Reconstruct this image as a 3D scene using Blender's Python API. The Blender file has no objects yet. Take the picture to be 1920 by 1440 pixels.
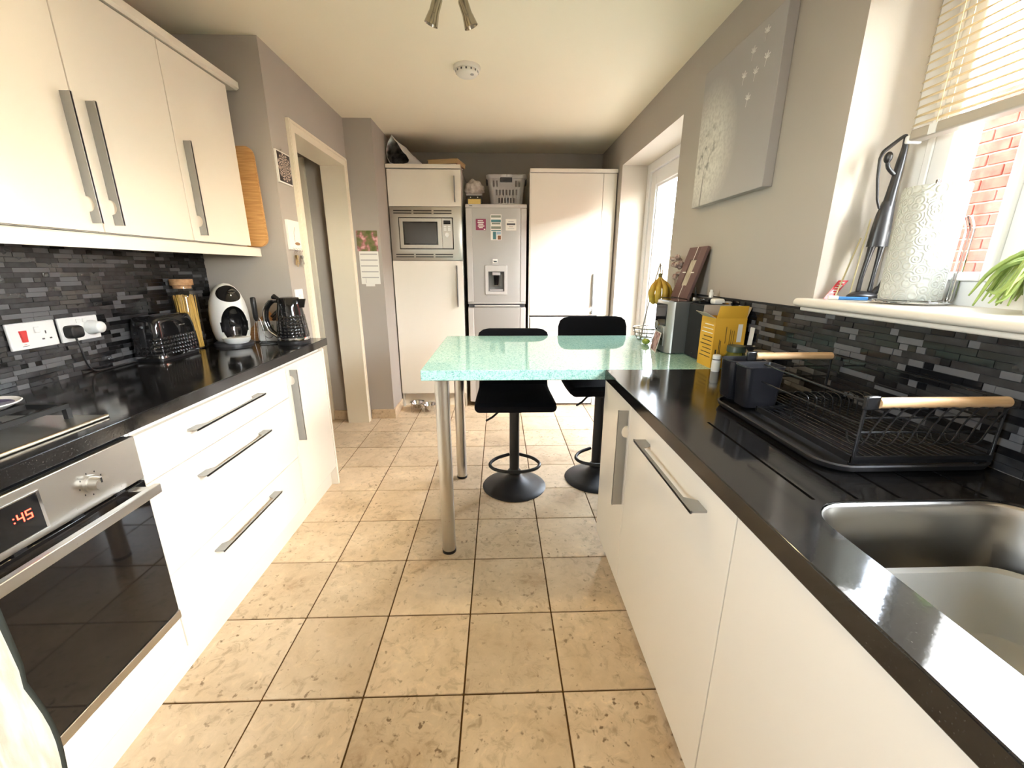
import bpy, bmesh, math, random
from mathutils import Vector, Matrix, noise
random.seed(7)
SC = bpy.context.scene
COL = SC.collection
PI = math.pi

# ------------------------------------------------------------------ camera
CAM_F, CAM_PITCH, CAM_YAW, CAM_ROLL, CAM_H = 771.2, 0.27325, 0.03183, 0.00151, 1.25447
cam_d = bpy.data.cameras.new('camera')
cam_d.sensor_fit = 'HORIZONTAL'; cam_d.sensor_width = 36.0
cam_d.lens = CAM_F / 1920.0 * 36.0
cam_d.clip_start = 0.02; cam_d.clip_end = 200
cam = bpy.data.objects.new('camera', cam_d); COL.objects.link(cam)
_f = Vector((math.sin(CAM_YAW)*math.cos(CAM_PITCH), math.cos(CAM_YAW)*math.cos(CAM_PITCH), -math.sin(CAM_PITCH)))
_r = Vector((math.cos(CAM_YAW), -math.sin(CAM_YAW), 0)); _u = _r.cross(_f)
_r2 = _r*math.cos(CAM_ROLL) + _u*math.sin(CAM_ROLL); _u2 = -_r*math.sin(CAM_ROLL) + _u*math.cos(CAM_ROLL)
_m = Matrix((_r2, _u2, -_f)).transposed().to_4x4(); _m.translation = Vector((0, 0, CAM_H))
cam.matrix_world = _m
SC.camera = cam

# ------------------------------------------------------------------ sky, sun, exposure
SUN_DIR = Vector((1.0, -0.63, 0.71)).normalized()      # towards the sun
SKY_STRENGTH, SUN_ENERGY, SUN_ANGLE, EXPOSURE = 3.2, 0.75, 20.0, 1.66
world = bpy.data.worlds.new('sky'); SC.world = world; world.use_nodes = True
wn = world.node_tree.nodes; wl = world.node_tree.links
bg = wn['Background']
sky = wn.new('ShaderNodeTexSky'); sky.sky_type = 'NISHITA'; sky.sun_disc = False
sky.sun_elevation = math.asin(SUN_DIR.z); sky.sun_rotation = math.atan2(SUN_DIR.x, SUN_DIR.y)
sky.air_density = 1.0; sky.dust_density = 0.4; sky.ozone_density = 1.0
hsv = wn.new('ShaderNodeHueSaturation'); hsv.inputs['Saturation'].default_value = 0.35
wl.new(sky.outputs[0], hsv.inputs['Color']); wl.new(hsv.outputs[0], bg.inputs[0])
bg.inputs[1].default_value = SKY_STRENGTH
sun_d = bpy.data.lights.new('sun', 'SUN'); sun_d.energy = SUN_ENERGY; sun_d.angle = math.radians(SUN_ANGLE)
sun_d.color = (1.0, 0.87, 0.68)
sun = bpy.data.objects.new('sun', sun_d); COL.objects.link(sun)
sun.rotation_euler = SUN_DIR.to_track_quat('Z', 'Y').to_euler(); sun.location = (6, -4, 5)
def portal(name, loc, sx, sy, back=False):
    l = bpy.data.lights.new(name, 'AREA'); l.shape = 'RECTANGLE'; l.size = sx; l.size_y = sy
    l.cycles.is_portal = True
    o = bpy.data.objects.new(name, l); COL.objects.link(o)
    o.matrix_world = Matrix.Translation(loc) @ Matrix(((0, 0, 1), (1, 0, 0), (0, 1, 0))).to_4x4()
    if back: o.matrix_world = Matrix.Translation(loc) @ Matrix(((0, 0, -1), (-1, 0, 0), (0, 1, 0))).to_4x4()
    # local -Z must look into the room (-X): local Z = +X
portal('window_portal', (1.30, 0.27, 1.63), 2.06, 0.98)
portal('door_portal', (1.30, 3.04, 1.0), 1.12, 2.05)
portal('added_window_portal', (-1.76, -.50, 1.66), 0.9, 0.80, True)  # portal for the added, unseen side window
vs = SC.view_settings
vs.view_transform = 'Standard'; vs.look = 'None'; vs.gamma = 1.0; vs.use_curve_mapping = False
vs.exposure = EXPOSURE
SC.cycles.max_bounces = 6; SC.cycles.diffuse_bounces = 4; SC.cycles.glossy_bounces = 3
SC.cycles.transparent_max_bounces = 14; SC.cycles.use_adaptive_sampling = True; SC.cycles.adaptive_threshold = .06; SC.cycles.sample_clamp_indirect = 6.0
SC.cycles.caustics_reflective = False; SC.cycles.caustics_refractive = False

# ------------------------------------------------------------------ materials
MATS = {}
def nodes_of(m): return m.node_tree.nodes, m.node_tree.links
def mat(name, color=(.8, .8, .8), rough=.5, metal=0.0, spec=.5, **kw):
    if name in MATS: return MATS[name]
    m = bpy.data.materials.new(name); m.use_nodes = True
    p = m.node_tree.nodes['Principled BSDF']
    p.inputs['Base Color'].default_value = (*color, 1); p.inputs['Roughness'].default_value = rough
    p.inputs['Metallic'].default_value = metal; p.inputs['Specular IOR Level'].default_value = spec
    for k, v in kw.items():
        key = k.replace('_', ' ')
        p.inputs[key].default_value = v
    MATS[name] = m
    return m
def add_noise(m, scale=8, detail=4, c1=None, c2=None, bump=0.0, bscale=None, lo=.35, hi=.65, stretch=(1, 1, 1), obj_random=False, rough_var=None, dist=.002):
    n, l = nodes_of(m); p = n['Principled BSDF']
    tc = n.new('ShaderNodeTexCoord'); mp = n.new('ShaderNodeMapping'); mp.inputs['Scale'].default_value = stretch
    l.new(tc.outputs['Object'], mp.inputs['Vector'])
    if obj_random:
        oi = n.new('ShaderNodeObjectInfo'); mu = n.new('ShaderNodeMath'); mu.operation = 'MULTIPLY'; mu.inputs[1].default_value = 60
        l.new(oi.outputs['Random'], mu.inputs[0]); l.new(mu.outputs[0], mp.inputs['Location'])
    nz = n.new('ShaderNodeTexNoise'); nz.inputs['Scale'].default_value = scale; nz.inputs['Detail'].default_value = detail
    l.new(mp.outputs[0], nz.inputs['Vector'])
    if c1:
        r = n.new('ShaderNodeValToRGB'); r.color_ramp.elements[0].position = lo; r.color_ramp.elements[1].position = hi
        r.color_ramp.elements[0].color = (*c1, 1); r.color_ramp.elements[1].color = (*c2, 1)
        l.new(nz.outputs[0], r.inputs[0]); l.new(r.outputs[0], p.inputs['Base Color'])
    if bump:
        nb = n.new('ShaderNodeTexNoise'); nb.inputs['Scale'].default_value = bscale or scale*4; nb.inputs['Detail'].default_value = 3
        l.new(mp.outputs[0], nb.inputs['Vector'])
        b = n.new('ShaderNodeBump'); b.inputs['Strength'].default_value = bump; b.inputs['Distance'].default_value = dist
        l.new(nb.outputs[0], b.inputs['Height']); l.new(b.outputs[0], p.inputs['Normal'])
    if rough_var:
        mr = n.new('ShaderNodeMapRange'); mr.inputs['To Min'].default_value = rough_var[0]; mr.inputs['To Max'].default_value = rough_var[1]
        l.new(nz.outputs[0], mr.inputs[0]); l.new(mr.outputs[0], p.inputs['Roughness'])
    return m
def glass_mat(name, tint=(1, 1, 1), refl=.06, rough=.0):
    m = bpy.data.materials.new(name); m.use_nodes = True; MATS[name] = m
    n, l = nodes_of(m); n.remove(n['Principled BSDF']); out = n['Material Output']
    t = n.new('ShaderNodeBsdfTransparent'); t.inputs[0].default_value = (*tint, 1)
    g = n.new('ShaderNodeBsdfGlossy'); g.inputs['Roughness'].default_value = rough
    lw = n.new('ShaderNodeLayerWeight'); lw.inputs[0].default_value = .5
    pw = n.new('ShaderNodeMath'); pw.operation = 'POWER'; pw.inputs[1].default_value = 5; l.new(lw.outputs['Facing'], pw.inputs[0])
    ml = n.new('ShaderNodeMath'); ml.operation = 'MULTIPLY_ADD'; ml.inputs[1].default_value = .9; ml.inputs[2].default_value = refl*.6; l.new(pw.outputs[0], ml.inputs[0])
    mx = n.new('ShaderNodeMixShader'); l.new(ml.outputs[0], mx.inputs[0]); l.new(t.outputs[0], mx.inputs[1]); l.new(g.outputs[0], mx.inputs[2])
    l.new(mx.outputs[0], out.inputs[0])
    return m

WALL = add_noise(mat('greige_wall_paint', (.43, .39, .343), .75, spec=.25), 1.2, 3, (.42, .38, .333), (.445, .405, .358), bump=.08, bscale=160)
REVEAL = add_noise(mat('cream_reveal_paint', (.62, .56, .48), .7, spec=.25), 1.2, 3, (.60, .54, .46), (.64, .58, .50), bump=.06, bscale=160)
CEIL = add_noise(mat('cream_ceiling_paint', (.86, .78, .62), .85, spec=.15), 1.0, 3, (.85, .77, .61), (.875, .795, .635), bump=.05, bscale=120)
GLOSSW = mat('white_gloss_door', (.82, .765, .665), .10, spec=.5)
CARC = mat('white_carcass', (.72, .70, .65), .45)
TRIMW = mat('cream_gloss_woodwork', (.84, .755, .60), .35)
UPVC = mat('white_upvc', (.85, .84, .82), .3)
SILL = mat('cream_sill_paint', (.78, .72, .62), .4)
STEEL = add_noise(mat('brushed_steel', (.56, .54, .50), .3, 1.0), 6, 2, rough_var=(.24, .38), stretch=(1, 30, 30))
HANDLE = mat('satin_aluminium', (.44, .45, .45), .38, 1.0)
CHROME = mat('chrome', (.72, .72, .72), .08, 1.0)
BLACKP = mat('black_plastic', (.012, .012, .013), .35)
BLACKG = mat('black_gloss_plastic', (.008, .008, .009), .05, spec=.6)
BLACKM = mat('black_matt_metal', (.018, .018, .019), .45, spec=.4)
WHITEP = mat('white_plastic', (.82, .82, .80), .3)
OVGLASS = mat('black_oven_glass', (.010, .0085, .008), .04, spec=.5)
GREYP = mat('grey_plastic', (.42, .40, .39), .4)
DGREY = mat('dark_grey_plastic', (.05, .05, .055), .4)
WOOD = add_noise(mat('pale_beech', (.62, .40, .20), .45), 9, 5, (.70, .47, .26), (.55, .33, .15), stretch=(1, 14, 14))
BAMBOO = add_noise(mat('bamboo_board', (.55, .30, .10), .5), 7, 6, (.66, .38, .14), (.42, .20, .06), stretch=(1.5, 20, 26), lo=.3, hi=.7)
BLOCKW = add_noise(mat('knife_block_wood', (.40, .20, .07), .5), 10, 4, (.44, .22, .08), (.30, .14, .05), stretch=(3, 3, 20))
CORK = add_noise(mat('cork', (.50, .28, .13), .8), 60, 3, (.56, .33, .16), (.40, .21, .09))
PAPER = mat('white_paper', (.82, .80, .74), .8, spec=.2)
FABRIC = add_noise(mat('black_velvet_fabric', (.006, .006, .008), .95, spec=.1), 200, 2, bump=.15, bscale=500)
GLASS = glass_mat('clear_glass'); PANE = glass_mat('window_pane', (.97, .98, .97))
WTOP = mat('black_granite_worktop', (.010, .0095, .0095), .09, spec=.7)
def _wtop():
    m = WTOP; n, l = nodes_of(m); p = n['Principled BSDF']
    tc = n.new('ShaderNodeTexCoord')
    a = n.new('ShaderNodeTexNoise'); a.inputs['Scale'].default_value = 350; l.new(tc.outputs['Object'], a.inputs['Vector'])
    r = n.new('ShaderNodeValToRGB'); r.color_ramp.elements[0].position = .60; r.color_ramp.elements[1].position = .78
    r.color_ramp.elements[0].color = (.008, .0075, .0075, 1); r.color_ramp.elements[1].color = (.045, .042, .040, 1)
    l.new(a.outputs[0], r.inputs[0]); l.new(r.outputs[0], p.inputs['Base Color'])
    b = n.new('ShaderNodeTexNoise'); b.inputs['Scale'].default_value = 5; b.inputs['Detail'].default_value = 5; l.new(tc.outputs['Object'], b.inputs['Vector'])
    mr = n.new('ShaderNodeMapRange'); mr.inputs['From Min'].default_value = .35; mr.inputs['From Max'].default_value = .65
    mr.inputs['To Min'].default_value = .06; mr.inputs['To Max'].default_value = .16
    l.new(b.outputs[0], mr.inputs[0]); l.new(mr.outputs[0], p.inputs['Roughness'])
    c = n.new('ShaderNodeTexNoise'); c.inputs['Scale'].default_value = 90; l.new(tc.outputs['Object'], c.inputs['Vector'])
    bu = n.new('ShaderNodeBump'); bu.inputs['Strength'].default_value = .05; bu.inputs['Distance'].default_value = .001
    l.new(c.outputs[0], bu.inputs['Height']); l.new(bu.outputs[0], p.inputs['Normal'])
_wtop()
MINT = mat('mint_speckled_stone', (.42, .72, .62), .045, spec=.85)
def _mint():
    m = MINT; n, l = nodes_of(m); p = n['Principled BSDF']
    tc = n.new('ShaderNodeTexCoord')
    a = n.new('ShaderNodeTexVoronoi'); a.inputs['Scale'].default_value = 230; l.new(tc.outputs['Object'], a.inputs['Vector'])
    s = n.new('ShaderNodeSeparateColor'); l.new(a.outputs['Color'], s.inputs[0])
    r = n.new('ShaderNodeValToRGB'); e = r.color_ramp.elements
    e[0].position = 0; e[0].color = (.17, .37, .34, 1); e[1].position = 1; e[1].color = (.43, .65, .575, 1)
    k = e.new(.18); k.color = (.26, .49, .44, 1); k = e.new(.45); k.color = (.34, .575, .51, 1)
    l.new(s.outputs[0], r.inputs[0]); l.new(r.outputs[0], p.inputs['Base Color'])
_mint()
TRAV = mat('travertine_tile', (.6, .45, .28), .32, spec=.35)
def _trav():
    m = TRAV; n, l = nodes_of(m); p = n['Principled BSDF']
    tc = n.new('ShaderNodeTexCoord'); oi = n.new('ShaderNodeObjectInfo')
    mu = n.new('ShaderNodeMath'); mu.operation = 'MULTIPLY'; mu.inputs[1].default_value = 97; l.new(oi.outputs['Random'], mu.inputs[0])
    cx = n.new('ShaderNodeCombineXYZ'); l.new(mu.outputs[0], cx.inputs[0]); l.new(mu.outputs[0], cx.inputs[1]); l.new(mu.outputs[0], cx.inputs[2])
    ad = n.new('ShaderNodeVectorMath'); ad.operation = 'ADD'; l.new(tc.outputs['Object'], ad.inputs[0]); l.new(cx.outputs[0], ad.inputs[1])
    # cloudy base
    a = n.new('ShaderNodeTexNoise'); a.inputs['Scale'].default_value = 4.2; a.inputs['Detail'].default_value = 10; a.inputs['Roughness'].default_value = .68; a.inputs['Distortion'].default_value = .35
    l.new(ad.outputs[0], a.inputs['Vector'])
    r = n.new('ShaderNodeValToRGB'); e = r.color_ramp.elements
    e[0].position = .28; e[0].color = (.41, .285, .170, 1); e[1].position = .76; e[1].color = (.70, .570, .405, 1)
    k = e.new(.42); k.color = (.545, .415, .270, 1); k = e.new(.56); k.color = (.61, .475, .320, 1)
    l.new(a.outputs[0], r.inputs[0])
    # warped veins and pale rims
    w = n.new('ShaderNodeTexNoise'); w.inputs['Scale'].default_value = 24; w.inputs['Detail'].default_value = 8; w.inputs['Roughness'].default_value = .65; w.inputs['Distortion'].default_value = .8
    l.new(ad.outputs[0], w.inputs['Vector'])
    wr = n.new('ShaderNodeValToRGB'); e = wr.color_ramp.elements
    e[0].position = .34; e[0].color = (.66, .63, .58, 1); e[1].position = .66; e[1].color = (1.16, 1.16, 1.14, 1)
    k = e.new(.47); k.color = (1, 1, 1, 1); k = e.new(.56); k.color = (1.02, 1.02, 1.02, 1)
    l.new(w.outputs[0], wr.inputs[0])
    mx = n.new('ShaderNodeMix'); mx.data_type = 'RGBA'; mx.blend_type = 'MULTIPLY'; 
    va = n.new('ShaderNodeTexNoise'); va.inputs['Scale'].default_value = 3.2; va.inputs['Detail'].default_value = 2; l.new(ad.outputs[0], va.inputs['Vector'])
    vm = n.new('ShaderNodeMapRange'); vm.inputs['From Min'].default_value = .36; vm.inputs['From Max'].default_value = .64; vm.inputs['To Min'].default_value = .38; vm.inputs['To Max'].default_value = 1.0
    l.new(va.outputs[0], vm.inputs[0]); l.new(vm.outputs[0], mx.inputs[0])
    l.new(r.outputs[0], mx.inputs[6]); l.new(wr.outputs[0], mx.inputs[7])
    # dark pits
    v = n.new('ShaderNodeTexNoise'); v.inputs['Scale'].default_value = 46; v.inputs['Detail'].default_value = 3; l.new(ad.outputs[0], v.inputs['Vector'])
    vr = n.new('ShaderNodeValToRGB'); e = vr.color_ramp.elements
    e[0].position = .64; e[0].color = (0, 0, 0, 1); e[1].position = .72; e[1].color = (1, 1, 1, 1); l.new(v.outputs[0], vr.inputs[0])
    pm = n.new('ShaderNodeMath'); pm.operation = 'MULTIPLY'; l.new(vr.outputs[0], pm.inputs[0]); l.new(vm.outputs[0], pm.inputs[1])
    m2 = n.new('ShaderNodeMix'); m2.data_type = 'RGBA'; l.new(pm.outputs[0], m2.inputs[0]); l.new(mx.outputs[2], m2.inputs[6]); m2.inputs[7].default_value = (.20, .13, .07, 1)
    # tile to tile tone
    mr = n.new('ShaderNodeMapRange'); mr.inputs['To Min'].default_value = .98; mr.inputs['To Max'].default_value = 1.18; l.new(oi.outputs['Random'], mr.inputs[0])
    m3 = n.new('ShaderNodeVectorMath'); m3.operation = 'SCALE'; l.new(m2.outputs[2], m3.inputs[0]); l.new(mr.outputs[0], m3.inputs['Scale'])
    l.new(m3.outputs[0], p.inputs['Base Color'])
    bu = n.new('ShaderNodeBump'); bu.inputs['Strength'].default_value = .25; bu.inputs['Distance'].default_value = .002; bu.invert = True
    l.new(vr.outputs[0], bu.inputs['Height']); l.new(bu.outputs[0], p.inputs['Normal'])
_trav()
GROUT = mat('brown_floor_grout', (.115, .062, .022), .9, spec=.1)
BRICK = add_noise(mat('red_brick', (.20, .045, .03), .9, spec=.1), 14, 5, (.24, .055, .037), (.15, .033, .022), obj_random=True)
MORTAR = mat('pale_mortar', (.24, .16, .12), .95, spec=.1)

# ------------------------------------------------------------------ mesh helpers (all coordinates are world metres)
def origin_of(parent):
    o = Vector((0, 0, 0)); p = parent
    while p is not None:
        o += p.location; p = p.parent
    return o
def tag(o, label=None, cat=None, group=None, kind=None):
    if label: o['label'] = label
    if cat: o['category'] = cat
    if group: o['group'] = group
    if kind: o['kind'] = kind
    return o
def thing(name, label, cat, loc=(0, 0, 0), group=None):
    o = bpy.data.objects.new(name, None); COL.objects.link(o); o.location = loc; o.empty_display_size = .05
    return tag(o, label, cat, group)
def finish(name, bm, m, parent=None, smooth=None, base=None, label=None, cat=None, group=None, kind=None):
    bmesh.ops.recalc_face_normals(bm, faces=bm.faces)
    vs_ = [v.co for v in bm.verts]
    if parent is not None: off = origin_of(parent)
    elif base is not None: off = Vector(base)
    else:
        lo = [min(v[i] for v in vs_) for i in range(3)]; hi = [max(v[i] for v in vs_) for i in range(3)]
        off = Vector(((lo[0]+hi[0])/2, (lo[1]+hi[1])/2, lo[2]))
    bmesh.ops.translate(bm, verts=bm.verts, vec=-off)
    me = bpy.data.meshes.new(name); bm.to_mesh(me); bm.free()
    if isinstance(m, (list, tuple)):
        for x in m: me.materials.append(x)
    else: me.materials.append(m)
    if smooth == 'keep': pass
    elif smooth is not None:
        for p in me.polygons: p.use_smooth = True
        me.set_sharp_from_angle(angle=math.radians(smooth))
    o = bpy.data.objects.new(name, me); COL.objects.link(o)
    if parent is not None: o.parent = parent
    else: o.location = off
    return tag(o, label, cat, group, kind)
def bm_new(): return bmesh.new()
def xf(bm, verts, M):
    if M is not None: bmesh.ops.transform(bm, matrix=M, verts=verts)
def a_box(bm, x0, x1, y0, y1, z0, z1, bevel=0, seg=2, M=None):
    r = bmesh.ops.create_cube(bm, size=1.0); v = r['verts']
    bmesh.ops.transform(bm, matrix=Matrix.Translation(((x0+x1)/2, (y0+y1)/2, (z0+z1)/2)) @ Matrix.Diagonal((abs(x1-x0), abs(y1-y0), abs(z1-z0), 1)), verts=v)
    if bevel:
        e = list({e for x in v for e in x.link_edges})
        g = bmesh.ops.bevel(bm, geom=e, offset=bevel, segments=seg, affect='EDGES', profile=.5)
        v = list({x for f in g['faces'] for x in f.verts} | {x for x in v if x.is_valid})
        for f in {f for x in v for f in x.link_faces}:
            f.normal_update(); f.smooth = max(abs(c) for c in f.normal) < .9995
    xf(bm, v, M)
    return v
def a_cyl(bm, p0, p1, r0, r1=None, seg=20, caps=True):
    p0 = Vector(p0); p1 = Vector(p1); r1 = r0 if r1 is None else r1
    d = p1-p0; L = d.length
    g = bmesh.ops.create_cone(bm, cap_ends=caps, segments=seg, radius1=r0, radius2=r1, depth=L)
    M = Matrix.Translation((p0+p1)/2) @ d.to_track_quat('Z', 'Y').to_matrix().to_4x4()
    bmesh.ops.transform(bm, matrix=M, verts=g['verts'])
    return g['verts']
def a_lathe(bm, prof, c=(0, 0, 0), seg=28, M=None, sx=1, sy=1, close=False):
    rings = []; new = []
    for r, z in prof:
        if r < 1e-6:
            v = bm.verts.new((c[0], c[1], c[2]+z)); rings.append([v]); new.append(v)
        else:
            ring = [bm.verts.new((c[0]+sx*r*math.cos(2*PI*k/seg), c[1]+sy*r*math.sin(2*PI*k/seg), c[2]+z)) for k in range(seg)]
            rings.append(ring); new += ring
    pairs = list(zip(rings, rings[1:]))
    if close: pairs.append((rings[-1], rings[0]))
    for A, B in pairs:
        for k in range(seg):
            if len(A) == 1 and len(B) == 1: continue
            if len(A) == 1: bm.faces.new((A[0], B[k], B[(k+1) % seg]))
            elif len(B) == 1: bm.faces.new((A[k], A[(k+1) % seg], B[0]))
            else: bm.faces.new((A[k], A[(k+1) % seg], B[(k+1) % seg], B[k]))
    xf(bm, new, M)
    return new
def a_tube(bm, path, r, seg=8, closed=False):
    pts = [Vector(p) for p in path]; n = len(pts); rad = r if isinstance(r, (list, tuple)) else [r]*n
    tang = []
    for i in range(n):
        a = pts[(i-1) % n] if (closed or i > 0) else pts[i]; b = pts[(i+1) % n] if (closed or i < n-1) else pts[i]
        tang.append((b-a).normalized())
    up = Vector((0, 0, 1)) if abs(tang[0].z) < .9 else Vector((1, 0, 0))
    nrm = (up - tang[0]*up.dot(tang[0])).normalized(); rings = []; new = []
    for i in range(n):
        nrm = (nrm - tang[i]*nrm.dot(tang[i]))
        nrm = nrm.normalized() if nrm.length > 1e-6 else tang[i].orthogonal().normalized()
        bi = tang[i].cross(nrm)
        ring = [bm.verts.new(pts[i] + (nrm*math.cos(2*PI*k/seg) + bi*math.sin(2*PI*k/seg))*rad[i]) for k in range(seg)]
        rings.append(ring); new += ring
    for i in range(n if closed else n-1):
        A = rings[i]; B = rings[(i+1) % n]
        for k in range(seg): bm.faces.new((A[k], A[(k+1) % seg], B[(k+1) % seg], B[k]))
    if not closed:
        bm.faces.new(list(reversed(rings[0]))); bm.faces.new(rings[-1])
    return new
def a_prism(bm, poly, vec, M=None):
    """poly: list of 3-D points, extruded by vec"""
    vec = Vector(vec); A = [bm.verts.new(Vector(p)) for p in poly]; B = [bm.verts.new(Vector(p)+vec) for p in poly]
    n = len(A)
    fa = bm.faces.new(A); fb = bm.faces.new(list(reversed(B)))
    for k in range(n): bm.faces.new((A[k], B[k], B[(k+1) % n], A[(k+1) % n]))

    xf(bm, A+B, M)
    return A+B
def a_sphere(bm, c, r, s=(1, 1, 1), seg=16, rings=10, M=None):
    g = bmesh.ops.create_uvsphere(bm, u_segments=seg, v_segments=rings, radius=r)
    bmesh.ops.transform(bm, matrix=Matrix.Translation(c) @ (M or Matrix()) @ Matrix.Diagonal((*s, 1)), verts=g['verts'])
    return g['verts']
def box(name, x0, x1, y0, y1, z0, z1, m, parent=None, bevel=0, M=None, **kw):
    bm = bm_new(); a_box(bm, x0, x1, y0, y1, z0, z1, bevel, M=M)
    return finish(name, bm, m, parent, smooth='keep' if bevel else None, **kw)
def cyl(name, p0, p1, r0, m, parent=None, r1=None, seg=20, **kw):
    bm = bm_new(); a_cyl(bm, p0, p1, r0, r1, seg); return finish(name, bm, m, parent, smooth=40, **kw)
def lathe(name, prof, c, m, parent=None, seg=28, M=None, sx=1, sy=1, close=False, sm=45, **kw):
    bm = bm_new(); a_lathe(bm, prof, c, seg, M, sx, sy, close); return finish(name, bm, m, parent, smooth=sm, **kw)
def tube(name, path, r, m, parent=None, seg=8, closed=False, **kw):
    bm = bm_new(); a_tube(bm, path, r, seg, closed); return finish(name, bm, m, parent, smooth=50, **kw)
def prism(name, poly, vec, m, parent=None, M=None, sm=None, **kw):
    bm = bm_new(); a_prism(bm, poly, vec, M); return finish(name, bm, m, parent, smooth=sm, **kw)
def smooth_path(pts, n=8, closed=False):
    P = [Vector(p) for p in pts]; out = []; N = len(P); segs = N if closed else N-1
    for i in range(segs):
        p1, p2 = P[i], P[(i+1) % N]
        p0 = P[i-1] if (closed or i > 0) else p1*2-p2
        p3 = P[(i+2) % N] if (closed or i+2 < N) else p2*2-p1
        for k in range(n):
            t = k/n
            out.append(.5*((2*p1) + (p2-p0)*t + (2*p0-5*p1+4*p2-p3)*t*t + (3*p1-p0-3*p2+p3)*t**3))
    if not closed: out.append(P[-1])
    return out
def rrect(w, h, r, n=5):
    """rounded rectangle outline, centred"""
    o = []
    for cx, cy, a0 in ((w/2-r, h/2-r, 0), (-w/2+r, h/2-r, PI/2), (-w/2+r, -h/2+r, PI), (w/2-r, -h/2+r, 1.5*PI)):
        for k in range(n+1):
            a = a0 + PI/2*k/n; o.append((cx+r*math.cos(a), cy+r*math.sin(a)))
    return o
def boolean(o, bm_cut, op='DIFFERENCE'):
    """cut (world-coordinate bmesh) out of object o, in place"""
    bmesh.ops.recalc_face_normals(bm_cut, faces=bm_cut.faces)
    off = origin_of(o) if o.parent else o.location
    bmesh.ops.translate(bm_cut, verts=bm_cut.verts, vec=-Vector(off))
    me = bpy.data.meshes.new('cut'); bm_cut.to_mesh(me); bm_cut.free()
    # work on unparented temporaries so that both share one local frame
    a = bpy.data.objects.new('tmp_a', o.data); c = bpy.data.objects.new('tmp_c', me); COL.objects.link(a); COL.objects.link(c)
    md = a.modifiers.new('b', 'BOOLEAN'); md.operation = op; md.solver = 'EXACT'; md.object = c
    bpy.context.view_layer.update()
    dg = bpy.context.evaluated_depsgraph_get()
    new = bpy.data.meshes.new_from_object(a.evaluated_get(dg))
    mats = [x for x in o.data.materials]
    bpy.data.objects.remove(a); bpy.data.objects.remove(c)
    o.data = new
    new.materials.clear()
    for x in mats: new.materials.append(x)
    for p in new.polygons: p.material_index = 0
    return o
def soften(o, angle=40):
    for p in o.data.polygons: p.use_smooth = True
    o.data.set_sharp_from_angle(angle=math.radians(angle)); return o
def copy_tree(o, delta, parent=None):
    c = o.copy(); COL.objects.link(c)
    if parent is None: c.location = o.location + Vector(delta)
    else: c.parent = parent
    for ch in o.children: copy_tree(ch, delta, c)
    return c
def wall_cells(name, axis, t0, t1, us, zs, solid, m, **kw):
    """slab between t0..t1 on 'axis' (0=x,1=y); us/zs breaks; solid(i,j)->bool. One welded mesh with openings."""
    bm = bm_new(); vd = {}
    def V(u, z, t):
        k = (round(u, 5), round(z, 5), round(t, 5))
        if k not in vd: vd[k] = bm.verts.new((t, u, z) if axis == 0 else (u, t, z))
        return vd[k]
    nu, nz = len(us)-1, len(zs)-1
    S = lambda i, j: 0 <= i < nu and 0 <= j < nz and solid(i, j)
    for i in range(nu):
        for j in range(nz):
            if not S(i, j): continue
            a, b, c, d = us[i], us[i+1], zs[j], zs[j+1]
            for t in (t0, t1): bm.faces.new((V(a, c, t), V(b, c, t), V(b, d, t), V(a, d, t)))
            side = []
            if not S(i-1, j): side.append((V(a, c, t0), V(a, d, t0), V(a, d, t1), V(a, c, t1)))
            if not S(i+1, j): side.append((V(b, c, t0), V(b, d, t0), V(b, d, t1), V(b, c, t1)))
            if not S(i, j-1): side.append((V(a, c, t0), V(b, c, t0), V(b, c, t1), V(a, c, t1)))
            if not S(i, j+1): side.append((V(a, d, t0), V(b, d, t0), V(b, d, t1), V(a, d, t1)))
            for q in side: bm.faces.new(q).material_index = 1     # reveals are painted a lighter cream
    return finish(name, bm, m, base=(0, 0, 0), **kw)
# ------------------------------------------------------------------ room shell
CZ, XL, YE, XW, YR, XT, YB, XR, YF, W = 2.30, -1.565, 2.32, -1.12, 3.405, -0.914, 4.30, 0.995, -1.0, 0.872
T, TX0, TY0 = 0.305, -0.7256, 0.9602
DL0, DL1, DLZ = 2.555, 3.300, 1.965        # hall doorway clear opening
flo = box('floor', -2.5, 1.30, -1.1, 4.42, -.08, -.004, GROUT, base=(0, 0, 0), kind='structure',
          label='tan travertine tiled kitchen floor with dark brown grout', cat='floor')
bm = bm_new(); g = .0027
a_box(bm, g, T-g, g, T-g, -.010, 0, bevel=.0012, seg=1)
ft0 = finish('floor_tile', bm, TRAV, flo, base=None)
ft0.location = (TX0+T*-2, TY0+T*-6, 0)
for i in range(-5, 7):
    for j in range(-6, 12):
        if i == -2 and j == -6: continue
        if i < -2 and not (5 <= j <= 7): continue
        if i == 6 and not (4 <= j <= 8): continue
        if i == -2 and 0 <= j < 3: continue
        c = ft0.copy(); COL.objects.link(c); c.location = (TX0+T*i, TY0+T*j, random.uniform(-.0006, .0003))
box('ceiling', -2.5, 1.30, -1.1, 4.42, CZ, CZ+.1, CEIL, base=(0, 0, 0), kind='structure', label='plain cream painted kitchen ceiling', cat='ceiling')
E3 = lambda pts, z: [(x, y, z) for x, y in pts]
wl_ = prism('wall_left', E3([(XL, YF), (XL, YE), (XW, YE), (XW, DL0-.02), (XW-.15, DL0-.02), (XW-.15, 2.45), (-2.4, 2.45), (-2.4, 2.30), (-1.75, 2.30), (-1.75, YF)], 0), (0, 0, CZ), WALL, base=(0, 0, 0),
            kind='structure', label='greige painted left wall with the recess for the units', cat='wall')
box('lintel', XW-.15, XW, DL0-.02, DL1+.02, DLZ+.02, CZ, WALL, wl_)
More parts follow.
